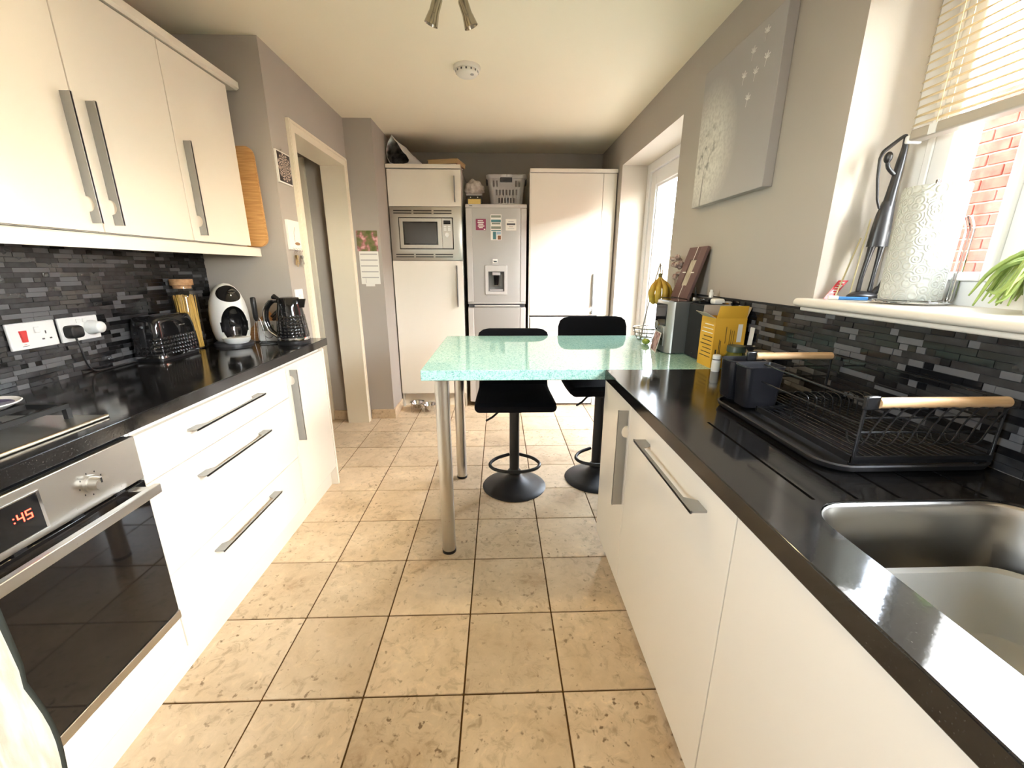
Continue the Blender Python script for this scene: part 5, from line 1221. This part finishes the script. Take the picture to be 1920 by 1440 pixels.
# yellow box
YEL = add_noise(mat('yellow_printed_card', (.72, .40, .035), .55), 5, 2, (.74, .42, .04), (.68, .36, .03)); KRI = mat('carton_inside', (.42, .37, .31), .8); INK = mat('dark_ink', (.05, .035, .02), .6)
yb = thing('carton', 'open yellow printed carton beside the loudspeaker', 'carton', (.905, 1.63, W)); ya, yc, yz = 1.578, 1.690, W+.198; xa, xb = .842, .966
for (x0, x1, y0, y1) in ((xa, xa+.002, ya, yc), (xb-.002, xb, ya, yc), (xa+.002, xb-.002, ya, ya+.002), (xa+.002, xb-.002, yc-.002, yc)): box('side', x0, x1, y0, y1, W+.002, yz, YEL, yb)
box('base', xa, xb, ya, yc, W, W+.002, YEL, yb)
prism('flap', [(xa+.003, ya, yz), (xb-.003, ya, yz), (xb-.006, ya-.010, yz+.048), (xa+.006, ya-.010, yz+.048)], (0, .0015, 0), YEL, yb)
prism('flap', [(xa, ya+.003, yz), (xa, yc-.003, yz), (xa-.034, yc-.010, yz+.020), (xa-.034, ya+.010, yz+.020)], (0, 0, .0015), KRI, yb)
prism('flap', [(xb, ya+.003, yz), (xb, yc-.003, yz), (xb+.018, yc-.010, yz+.040), (xb+.018, ya+.010, yz+.040)], (0, 0, .0015), KRI, yb)
prism('flap', [(xa+.003, yc, yz), (xb-.003, yc, yz), (xb-.006, yc+.004, yz+.042), (xa+.006, yc+.004, yz+.042)], (0, .0015, 0), KRI, yb)
for k, (x, z0, z1, w) in enumerate(((.853, .025, .075, .006), (.866, .02, .115, .0022), (.871, .02, .11, .0022), (.888, .10, .165, .0022), (.905, .07, .155, .0016), (.912, .06, .15, .0016), (.920, .06, .15, .0016))): box('print', x, x+w, ya-.0006, ya+.0002, W+z0, W+z1, INK, yb)
box('print', .934, .952, ya-.0006, ya+.0002, W+.105, W+.175, PAPER, yb)
for k in range(9): box('print', xa-.0006, xa+.0002, ya+.012, yc-.012-.01*(k % 3), W+.040+.016*k, W+.043+.016*k, PAPER if k > 5 else INK, yb)
prism('leaflet', [(.972, 1.545, W+.02), (.972, 1.572, W+.02), (.980, 1.572, W+.165), (.980, 1.545, W+.165)], (.0015, 0, 0), PAPER, label='white leaflet propped against the splashback by the carton', cat='leaflet')
# small pots on the black worktop
pbt = thing('pill_bottle', 'small white pill bottle on the worktop edge of the bar', 'bottle', (.838, 1.528, W))
lathe('body', [(0, 0), (.0145, 0), (.0155, .003), (.0155, .042), (.012, .048), (0, .048)], (.838, 1.528, W), WHITEP, pbt, seg=24); lathe('cap', [(0, .049), (.0148, .049), (.0148, .062), (.013, .065), (0, .065)], (.838, 1.528, W), WHITEP, pbt, seg=24)
lathe('band', [(.0158, .006), (.0158, .036)], (.838, 1.528, W), PAPER, pbt, seg=24); lathe('ring', [(.0152, .046), (.0154, .0485), (.0140, .049)], (.838, 1.528, W), DGREY, pbt, seg=24)
gj = thing('herb_jar', 'squat glass jar with dark green label and lid', 'jar', (.878, 1.475, W)); DGRN = mat('dark_green_lid', (.035, .055, .035), .4)
lathe('glass', [(0, 0), (.034, 0), (.037, .006), (.037, .072), (.030, .084), (.028, .09), (.026, .09), (.028, .082), (.034, .070), (.034, .006), (0, .004)], (.878, 1.475, W), glass_mat('green_tinted_glass', (.72, .82, .74)), gj); lathe('lid', [(0, .088), (.032, .088), (.032, .108), (.030, .110), (0, .110)], (.878, 1.475, W), DGRN, gj); lathe('label_wrap', [(.0374, .014), (.0374, .062)], (.878, 1.475, W), mat('green_label', (.06, .13, .10), .5), gj)
lathe('contents', [(0, .006), (.033, .006), (.033, .060), (0, .062)], (.878, 1.475, W), mat('dried_herb', (.10, .11, .05), .9), gj)
lathe('black_funnel', [(.004, 0), (.004, .030), (.020, .052), (.0195, .053), (.0025, .031), (.0025, 0)], (.900, 1.425, W+.065), BLACKP, seg=20, close=True, base=None, label='small black funnel resting between the jar and the tub', cat='funnel', M=None)
tb = thing('plastic_tub', 'beige translucent plastic tub by the splashback', 'tub', (.945, 1.425, W)); BEI = mat('beige_plastic', (.33, .28, .22), .4)
lathe('tub', [(0, 0), (.028, 0), (.034, .085), (.033, .085), (.027, .003), (0, .003)], (.945, 1.425, W), BEI, tb); lathe('lid', [(0, .086), (.036, .086), (.037, .096), (.034, .098), (0, .098)], (.945, 1.425, W), BEI, tb)
b = bm_new(); a_tube(b, [(.905, 1.440, W+.003), (.912, 1.444, W+.06), (.918, 1.448, W+.10)], [.008, .010, .006], 8); finish('white_scoop', b, WHITEP, smooth=50, label='white plastic scoop standing between the jar and the tub', cat='scoop')
# ------------------------------------------------------------------ right wall, window sill and ceiling
CANV = mat('dandelion_canvas', (.42, .40, .38), .8, spec=.15)
cv = thing('canvas_picture', 'square grey canvas painted with a white dandelion', 'picture', (.975, 1.885, 1.543))
def _canv():
    n, l = nodes_of(CANV); p = n['Principled BSDF']; tc = n.new('ShaderNodeTexCoord'); sp = n.new('ShaderNodeSeparateXYZ'); l.new(tc.outputs['Object'], sp.inputs[0])
    def M_(op, a, b=None):
        x = n.new('ShaderNodeMath'); x.operation = op
        for i, v in enumerate((a, b)):
            if v is None: continue
            if isinstance(v, (int, float)): x.inputs[i].default_value = v
            else: l.new(v, x.inputs[i])
        return x.outputs[0]
    y = M_('SUBTRACT', sp.outputs[1], 2.075-1.885); z = M_('SUBTRACT', sp.outputs[2], 1.765-1.543)
    r = M_('SQRT', M_('ADD', M_('MULTIPLY', y, y), M_('MULTIPLY', M_('MULTIPLY', z, .85), M_('MULTIPLY', z, .85))))
    nz = n.new('ShaderNodeTexNoise'); nz.inputs['Scale'].default_value = 70; nz.inputs['Detail'].default_value = 5; l.new(tc.outputs['Object'], nz.inputs['Vector'])
    nb = n.new('ShaderNodeTexNoise'); nb.inputs['Scale'].default_value = 26; nb.inputs['Detail'].default_value = 6; l.new(tc.outputs['Object'], nb.inputs['Vector'])
    def ramp(v, a, b):
        m_ = n.new('ShaderNodeMapRange'); m_.inputs['From Min'].default_value = a; m_.inputs['From Max'].default_value = b; l.new(v, m_.inputs[0]); return m_.outputs[0]
    glow = ramp(r, .25, .12); tex = ramp(nz.outputs[0], .34, .60); puff = M_('MULTIPLY', glow, M_('ADD', M_('MULTIPLY', tex, .5), .5))
    core = M_('MULTIPLY', ramp(r, .15, .02), ramp(nb.outputs[0], .56, .68))
    stem = M_('MULTIPLY', M_('LESS_THAN', M_('ABSOLUTE', M_('ADD', y, M_('MULTIPLY', z, .06))), .0045), M_('LESS_THAN', z, -.06))
    stem = M_('MULTIPLY', stem, ramp(z, -.05, -.12))
    mx = n.new('ShaderNodeMix'); mx.data_type = 'RGBA'; l.new(puff, mx.inputs[0]); mx.inputs[6].default_value = (.40, .375, .36, 1); mx.inputs[7].default_value = (.70, .68, .63, 1)
    m2 = n.new('ShaderNodeMix'); m2.data_type = 'RGBA'; l.new(M_('MAXIMUM', M_('MULTIPLY', core, .8), M_('MULTIPLY', stem, .7)), m2.inputs[0]); l.new(mx.outputs[2], m2.inputs[6]); m2.inputs[7].default_value = (.10, .095, .09, 1); l.new(m2.outputs[2], p.inputs['Base Color'])
_canv()
box('canvas', .957, .9945, 1.602, 2.168, 1.543, 2.112, CANV, cv, bevel=.002)
SEEDP = mat('white_seed_print', (.78, .76, .72), .8)
for k, (y, z) in enumerate(((1.711, 2.060), (1.784, 2.030), (1.690, 1.975), (1.830, 1.968), (1.752, 1.952), (1.783, 1.878))):
    b = bm_new()
    for j in range(7):
        a = PI*(.12+.76*j/6)+.3; v0 = Vector((.9566, y, z)); dv = Vector((0, math.cos(a), math.sin(a)))*(.018+.006*(j % 2)); nv = Vector((0, -dv.z, dv.y)).normalized()*.0016
        a_prism(b, [v0-nv*.6, v0+nv*.6, v0+dv+nv, v0+dv-nv], (-.0003, 0, 0))
    v0 = Vector((.9566, y, z)); a_prism(b, [v0+Vector((0, .001, 0)), v0+Vector((0, -.001, 0)), v0+Vector((0, .004, -.022)), v0+Vector((0, .006, -.022))], (-.0003, 0, 0)); finish('seed_print', b, SEEDP, cv)
# venetian blind
vb = thing('venetian_blind', 'cream venetian blind half lowered over the window', 'blind', (1.13, .5, 1.585)); VBM = mat('cream_blind_slat', (.82, .74, .56), .45, Subsurface_Weight=0.0); VBR = mat('grey_wood_rail', (.42, .37, .30), .5)
def _slat():
    n, l = nodes_of(VBM); p = n['Principled BSDF']; out = n['Material Output']; t = n.new('ShaderNodeBsdfTranslucent'); t.inputs[0].default_value = (.85, .72, .48, 1)
    mx = n.new('ShaderNodeMixShader'); mx.inputs[0].default_value = .45; l.new(p.outputs[0], mx.inputs[1]); l.new(t.outputs[0], mx.inputs[2]); l.new(mx.outputs[0], out.inputs[0])
_slat()
yb0, yb1, bx0 = WY0+.01, WY1-.068, 1.132
box('head_rail', bx0-.02, bx0+.025, yb0, yb1, WZ1-.038, WZ1-.002, VBM, vb, bevel=.003); brl = box('bottom_rail', bx0-.020, bx0+.020, yb0, yb1-.012, 1.588, 1.616, VBR, vb, bevel=.005)
box('rail_cap', bx0-.021, bx0+.021, yb1-.012, yb1, 1.584, 1.604, WHITEP, vb, bevel=.004)
b = bm_new(); ang = math.radians(30); w2 = .0125
prof = [(-w2, -.0018), (-w2*.5, .0006), (0, .0014), (w2*.5, .0006), (w2, -.0018)]
rr = [[b.verts.new((x*math.cos(ang)-z*math.sin(ang), y, x*math.sin(ang)+z*math.cos(ang))) for x, z in prof] for y in (yb0+.004, yb1-.002)]
for k in range(4): b.faces.new((rr[0][k], rr[0][k+1], rr[1][k+1], rr[1][k]))
zz = 1.632; sl0 = None; dzs = .0205
while zz < WZ1-.045:
    if sl0 is None:
        sl0 = finish('slat', b, VBM, vb, smooth=60); sl0.data.transform(Matrix.Translation(origin_of(vb))); o = sl0
        sd = sl0.modifiers.new('thickness', 'SOLIDIFY'); sd.thickness = .0006
    else: o = sl0.copy(); COL.objects.link(o)
    o.location = Vector((bx0, 0, zz)) - Vector((vb.location.x, vb.location.y, vb.location.z)); zz += dzs
for y in (1.155, .80, .45, .10):
    for dx in (-.0135, .0135): tube('ladder_cord', [(bx0+dx, y, 1.600), (bx0+dx, y, WZ1-.03)], .0009, VBM, vb, seg=5)
    box('tape_clip', bx0-.0212, bx0-.0195, y-.010, y+.010, 1.590, 1.614, WHITEP, vb)
# kitchen roll on its stand
KRM = mat('embossed_paper_towel', (.60, .61, .56), .9, spec=.1)
def _kr():
    n, l = nodes_of(KRM); p = n['Principled BSDF']; tc = n.new('ShaderNodeTexCoord'); v = n.new('ShaderNodeTexVoronoi'); v.inputs['Scale'].default_value = 42; l.new(tc.outputs['Object'], v.inputs['Vector'])
    m_ = n.new('ShaderNodeMath'); m_.operation = 'MULTIPLY'; m_.inputs[1].default_value = 26; l.new(v.outputs['Distance'], m_.inputs[0]); s_ = n.new('ShaderNodeMath'); s_.operation = 'SINE'; l.new(m_.outputs[0], s_.inputs[0])
    bu = n.new('ShaderNodeBump'); bu.inputs['Strength'].default_value = .6; bu.inputs['Distance'].default_value = .0025; l.new(s_.outputs[0], bu.inputs['Height']); l.new(bu.outputs[0], p.inputs['Normal'])
_kr()
kcx, kcy, SZ = 1.098, 1.090, 1.165
lathe('kitchen_roll', [(.020, .002), (.063, .002), (.064, .006), (.064, .276), (.062, .279), (.020, .279)], (kcx, kcy, SZ+.010), KRM, seg=48, close=True, label='embossed white kitchen roll on the window sill', cat='kitchen roll')
khd = thing('roll_holder', 'chrome wire kitchen roll holder on the sill', 'roll holder', (kcx, kcy, SZ))
tube('core_rod', [(kcx, kcy, SZ+.004), (kcx, kcy, SZ+.305)], .005, CHROME, khd)
for r_ in (.068, .078): tube('base_ring', [(kcx+r_*math.cos(2*PI*k/32), kcy+r_*math.sin(2*PI*k/32), SZ+.0066) for k in range(32)], .0026, CHROME, khd, seg=6, closed=True)
tube('base_spoke', [(kcx-.078, kcy, SZ+.0066), (kcx+.078, kcy, SZ+.0066)], .0022, CHROME, khd, seg=6)
for (dx, dy) in ((-.073, 0), (.052, -.052), (.03, .066), (-.02, -.070)): a = bm_new(); a_sphere(a, (kcx+dx, kcy+dy, SZ+.0048), .0046, (1, 1, 1), 10, 8); finish('ball_foot', a, CHROME, khd, smooth=60)
for k in range(3):
    ox, oy = .004*k-.004, -.006*k
    tube('tension_arm', smooth_path([(kcx+.074, kcy-.020+oy, SZ+.0066), (kcx+.080+ox, kcy-.026+oy, SZ+.012), (kcx+.081+ox, kcy-.026+oy, SZ+.05), (kcx+.082+ox, kcy-.026+oy, SZ+.165), (kcx+.081+ox, kcy-.026+oy, SZ+.188), (kcx+.068+ox, kcy-.024+oy, SZ+.218)], 4), .0022, CHROME, khd, seg=6)
# sculpture
BRONZE = mat('dark_bronze', (.018, .017, .018), .38, spec=.6)
def skin(name, verts, edges, m, parent=None, **kw):
    me = bpy.data.meshes.new(name); off = origin_of(parent) if parent else Vector(verts[0][0])
    me.from_pydata([Vector(v)-off for v, r in verts], edges, []); me.materials.append(m); o = bpy.data.objects.new(name, me); COL.objects.link(o)
    if parent: o.parent = parent
    else: o.location = off
    md = o.modifiers.new('skin', 'SKIN'); md.use_smooth_shade = True
    for i, (v, r) in enumerate(verts):
        s = me.skin_vertices[0].data[i]; s.radius = r if isinstance(r, tuple) else (r, r); s.use_root = (i == 0)
    sb = o.modifiers.new('sub', 'SUBSURF'); sb.levels = 2; sb.render_levels = 2
    return tag(o, **kw)
FY = 1.235
sc = thing('figurine', 'dark slender sculpture of a figure with arms raised over its head', 'figurine', (1.09, FY, SZ))
a = bm_new(); a_sphere(a, (1.098, FY, SZ+.010), 1, (.046, .030, .016), 20, 12)
for v in a.verts: v.co.z = max(SZ+.0006, v.co.z+.006*noise.noise(v.co*40))
finish('rock_base', a, BRONZE, sc, smooth=60)
tube('base_horn', smooth_path([(1.125, FY-.005, SZ+.018), (1.136, FY-.010, SZ+.04), (1.143, FY-.014, SZ+.068)], 4), [.009]*4+[.006]*4+[.0015], BRONZE, sc, seg=8)
V_ = [((1.110, FY, 1.405), (.019, .015)), ((1.097, FY, 1.350), (.013, .012)), ((1.090, FY, 1.290), (.0075, .0075)), ((1.082, FY, 1.230), (.006, .006)), ((1.081, FY, 1.186), (.006, .007)), ((1.118, FY-.008, 1.350), (.012, .012)), ((1.112, FY-.01, 1.290), (.007, .007)), ((1.107, FY-.012, 1.230), (.0055, .0055)), ((1.104, FY-.014, 1.186), (.006, .007)),
      ((1.114, FY, 1.450), (.015, .012)), ((1.118, FY, 1.500), (.0125, .010)), ((1.121, FY, 1.545), (.0115, .009)), ((1.124, FY, 1.580), (.008, .007)), ((1.119, FY, 1.610), (.0055, .005)), ((1.098, FY, 1.594), (.006, .005)), ((1.066, FY, 1.567), (.0065, .006)), ((1.060, FY, 1.550), (.0045, .004)), ((1.066, FY, 1.50), (.004, .004)), ((1.078, FY, 1.445), (.0035, .0035)), ((1.090, FY, 1.420), (.003, .003))]
E_ = [(0, 1), (1, 2), (2, 3), (3, 4), (0, 5), (5, 6), (6, 7), (7, 8), (0, 9), (9, 10), (10, 11), (11, 12), (12, 13), (13, 14), (14, 15), (15, 16), (16, 17), (17, 18), (18, 19)]
skin('body', V_, E_, BRONZE, sc)
a = bm_new(); a_sphere(a, (1.083, FY, 1.553), .013, (.75, .8, 1.15), 16, 12); finish('head', a, BRONZE, sc, smooth=60)
tube('neck', smooth_path([(1.084, FY, 1.542), (1.089, FY, 1.528), (1.104, FY, 1.515), (1.116, FY, 1.508)], 4), .0052, BRONZE, sc)
b = bm_new(); a_loft(b, [[(cx_+rx_*math.cos(2*PI*k/20), FY+ry_*math.sin(2*PI*k/20), z) for k in range(20)] for cx_, rx_, ry_, z in ((1.108, .028, .020, 1.318), (1.109, .026, .019, 1.36), (1.110, .022, .017, 1.405), (1.113, .016, .013, 1.44))]); finish('skirt', b, BRONZE, sc, smooth=50)
REED = mat('pale_reed', (.55, .46, .24), .6)
ISL = ['pale reed stick leaning outwards beside the figurine', 'pale reed stick leaning upright behind the figurine']
for n_, (p0, p1) in enumerate((((1.035, 1.262, SZ+.003), (1.098, 1.285, 1.345)), ((1.085, 1.268, SZ+.003), (1.118, 1.288, 1.40)))): tube('reed_stick', [p0, p1], .0022, REED, seg=6, label=ISL[n_], cat='stick', group='reed sticks on the sill')
# red card, pen
rc = thing('gift_card', 'red printed card with white lettering leaning in the window corner', 'card', (1.04, 1.27, SZ)); REDC = mat('red_card', (.60, .015, .02), .4)
prism('card', [(1.000, 1.262, SZ+.001), (1.028, 1.262, SZ+.001), (1.090, 1.288, SZ+.056), (1.058, 1.288, SZ+.056)], (0, -.0012, 0), REDC, rc)
def cardpt(u, v): return Vector((1.000+.028*u+(.058+.004*u)*v, 1.262+.026*v-.0014, SZ+.001+.055*v))
for (u0, u1, v0, v1) in ((.2, .8, .30, .36), (.2, .35, .30, .48), (.2, .8, .44, .50), (.2, .8, .58, .63), (.65, .8, .58, .74), (.2, .8, .72, .76), (.25, .75, .84, .92)):
    prism('white_print', [cardpt(u0, v0), cardpt(u1, v0), cardpt(u1, v1), cardpt(u0, v1)], (0, -.0004, 0), PAPER, rc)
pe = thing('pen', 'blue and white pen lying on the sill', 'pen', (1.05, 1.235, SZ)); PB = mat('blue_plastic', (.05, .22, .55), .35)
cyl('barrel', (1.022, 1.232, SZ+.0055), (1.085, 1.200, SZ+.0055), .005, PB, pe, seg=10); cyl('cap', (1.000, 1.243, SZ+.0065), (1.022, 1.232, SZ+.0065), .006, WHITEP, pe, seg=10)
# trailing plant
pl = thing('trailing_plant', 'trailing green succulent spilling over its pot on the sill', 'plant', (1.11, .80, SZ)); LEAF = add_noise(mat('succulent_leaf', (.26, .36, .08), .45, Subsurface_Weight=0.0), 30, 3, (.36, .46, .12), (.16, .25, .05)); TERR = mat('white_pot', (.70, .68, .64), .4)
lathe('pot', [(0, 0), (.045, 0), (.060, .085), (.064, .087), (.064, .10), (.058, .10), (.054, .088), (0, .085)], (1.11, .790, SZ+.0005), TERR, pl); lathe('soil', [(0, .088), (.054, .088)], (1.11, .790, SZ), mat('potting_soil', (.05, .03, .02), .95), pl)
rp_ = random.Random(11)
for k in range(40):
    a = rp_.uniform(.2, 3.1); L = rp_.uniform(.045, .110); d = Vector((math.cos(a)*.8, math.sin(a), 0)); p0 = Vector((1.11, .790, SZ+.092))+d*.03
    p1 = p0+d*.035+Vector((0, 0, rp_.uniform(.0, .04))); p2 = p0+d*(L*.75)+Vector((0, 0, rp_.uniform(-.05, .015))); p3 = p0+d*L+Vector((0, 0, -rp_.uniform(.045, .082)))
    p3.z = max(p3.z, SZ+.006); p2.z = max(p2.z, SZ+.010); p3.x = min(p3.x, 1.165); p2.x = min(p2.x, 1.165)
    sm_ = smooth_path([p0, p1, p2, p3], 4); n_ = len(sm_); tube('leaf', sm_, [.0016+.0040*math.sin(PI*(i/(n_-1))**.8) for i in range(n_)], LEAF, pl, seg=6)
# smoke alarm
sa = thing('smoke_alarm', 'round white smoke alarm on the ceiling', 'smoke alarm', (-.163, 2.60, CZ-.04)); SAM = mat('ivory_plastic', (.76, .72, .64), .5)
lathe('base', [(0, 0), (.073, 0), (.073, -.010), (.068, -.018), (0, -.018)], (-.163, 2.60, CZ), SAM, sa, seg=40); lathe('cover', [(.060, -.018), (.060, -.030), (.050, -.040), (.020, -.043), (0, -.043)], (-.163, 2.60, CZ), SAM, sa, seg=40)
for k in range(14): a = 2*PI*k/14; box('vent', -.004, .004, .0585, .0612, -.030, -.021, DGREY, sa, M=Matrix.Translation((-.163, 2.60, CZ)) @ Matrix.Rotation(a, 4, 'Z'))
cyl('test_button', (-.135, 2.580, CZ-.038), (-.135, 2.580, CZ-.044), .010, GREYP, sa, seg=16)
# ceiling spotlights
cs = thing('ceiling_spotlight', 'brushed steel ceiling spotlight fitting with swivel heads', 'spotlight', (-.178, 1.86, CZ-.15)); BULB = mat('frosted_bulb', (.80, .78, .70), .3, Emission_Color=(1, .80, .50, 1), Emission_Strength=.35); SPST = mat('spot_satin_nickel', (.42, .38, .30), .22, 1.0)  # bulbs look switched off; their faint warm glow is added
lathe('ceiling_plate', [(0, 0), (.085, 0), (.085, -.010), (.075, -.020), (0, -.022)], (-.178, 1.835, CZ), SPST, cs, seg=36)
for (p0, p1) in (((-.222, 1.895, 2.238), (-.254, 1.91, 2.160)), ((-.129, 1.895, 2.232), (-.099, 1.91, 2.155)), ((-.245, 1.800, 2.238), (-.272, 1.735, 2.210)), ((-.120, 1.770, 2.235), (-.095, 1.70, 2.190))):
    p0, p1 = Vector(p0), Vector(p1); d = (p1-p0).normalized(); L = (p1-p0).length
    arm = smooth_path([(-.178+(p0.x+.178)*.5, 1.835+(p0.y-1.835)*.5, CZ-.020), (p0.x, p0.y, CZ-.035), p0+d*.01], 4); tube('swivel_arm', arm, .006, SPST, cs)
    M = Matrix.Translation(p0) @ d.to_track_quat('Z', 'Y').to_matrix().to_4x4()
    hd_ = lathe('spot_head', [(0, -.004), (.016, -.004), (.019, .002), (.019, L*.55), (.0205, L*.58), (.027, L), (.025, L), (.019, L*.7), (0, L*.66)], (0, 0, 0), SPST, cs, seg=24, M=M)
    lathe('bulb_face', [(0, L*.86), (.012, L*.84), (.0215, L*.80), (.020, L*.72), (0, L*.70)], (0, 0, 0), BULB, hd_, seg=20, M=M)
    sl_ = bpy.data.lights.new('added_spot_fill', 'SPOT'); sl_.energy = 11.0; sl_.color = (1.0, .76, .42); sl_.spot_size = math.radians(115); sl_.spot_blend = 1.0; sl_.shadow_soft_size = .03  # warm fill light added inside heads that look unlit
    so = bpy.data.objects.new('added_spot_fill', sl_); COL.objects.link(so); so.parent = hd_; so.matrix_local = Matrix.Translation(p0+d*(L*1.02)-origin_of(cs)) @ (-d).to_track_quat('Z', 'Y').to_matrix().to_4x4()
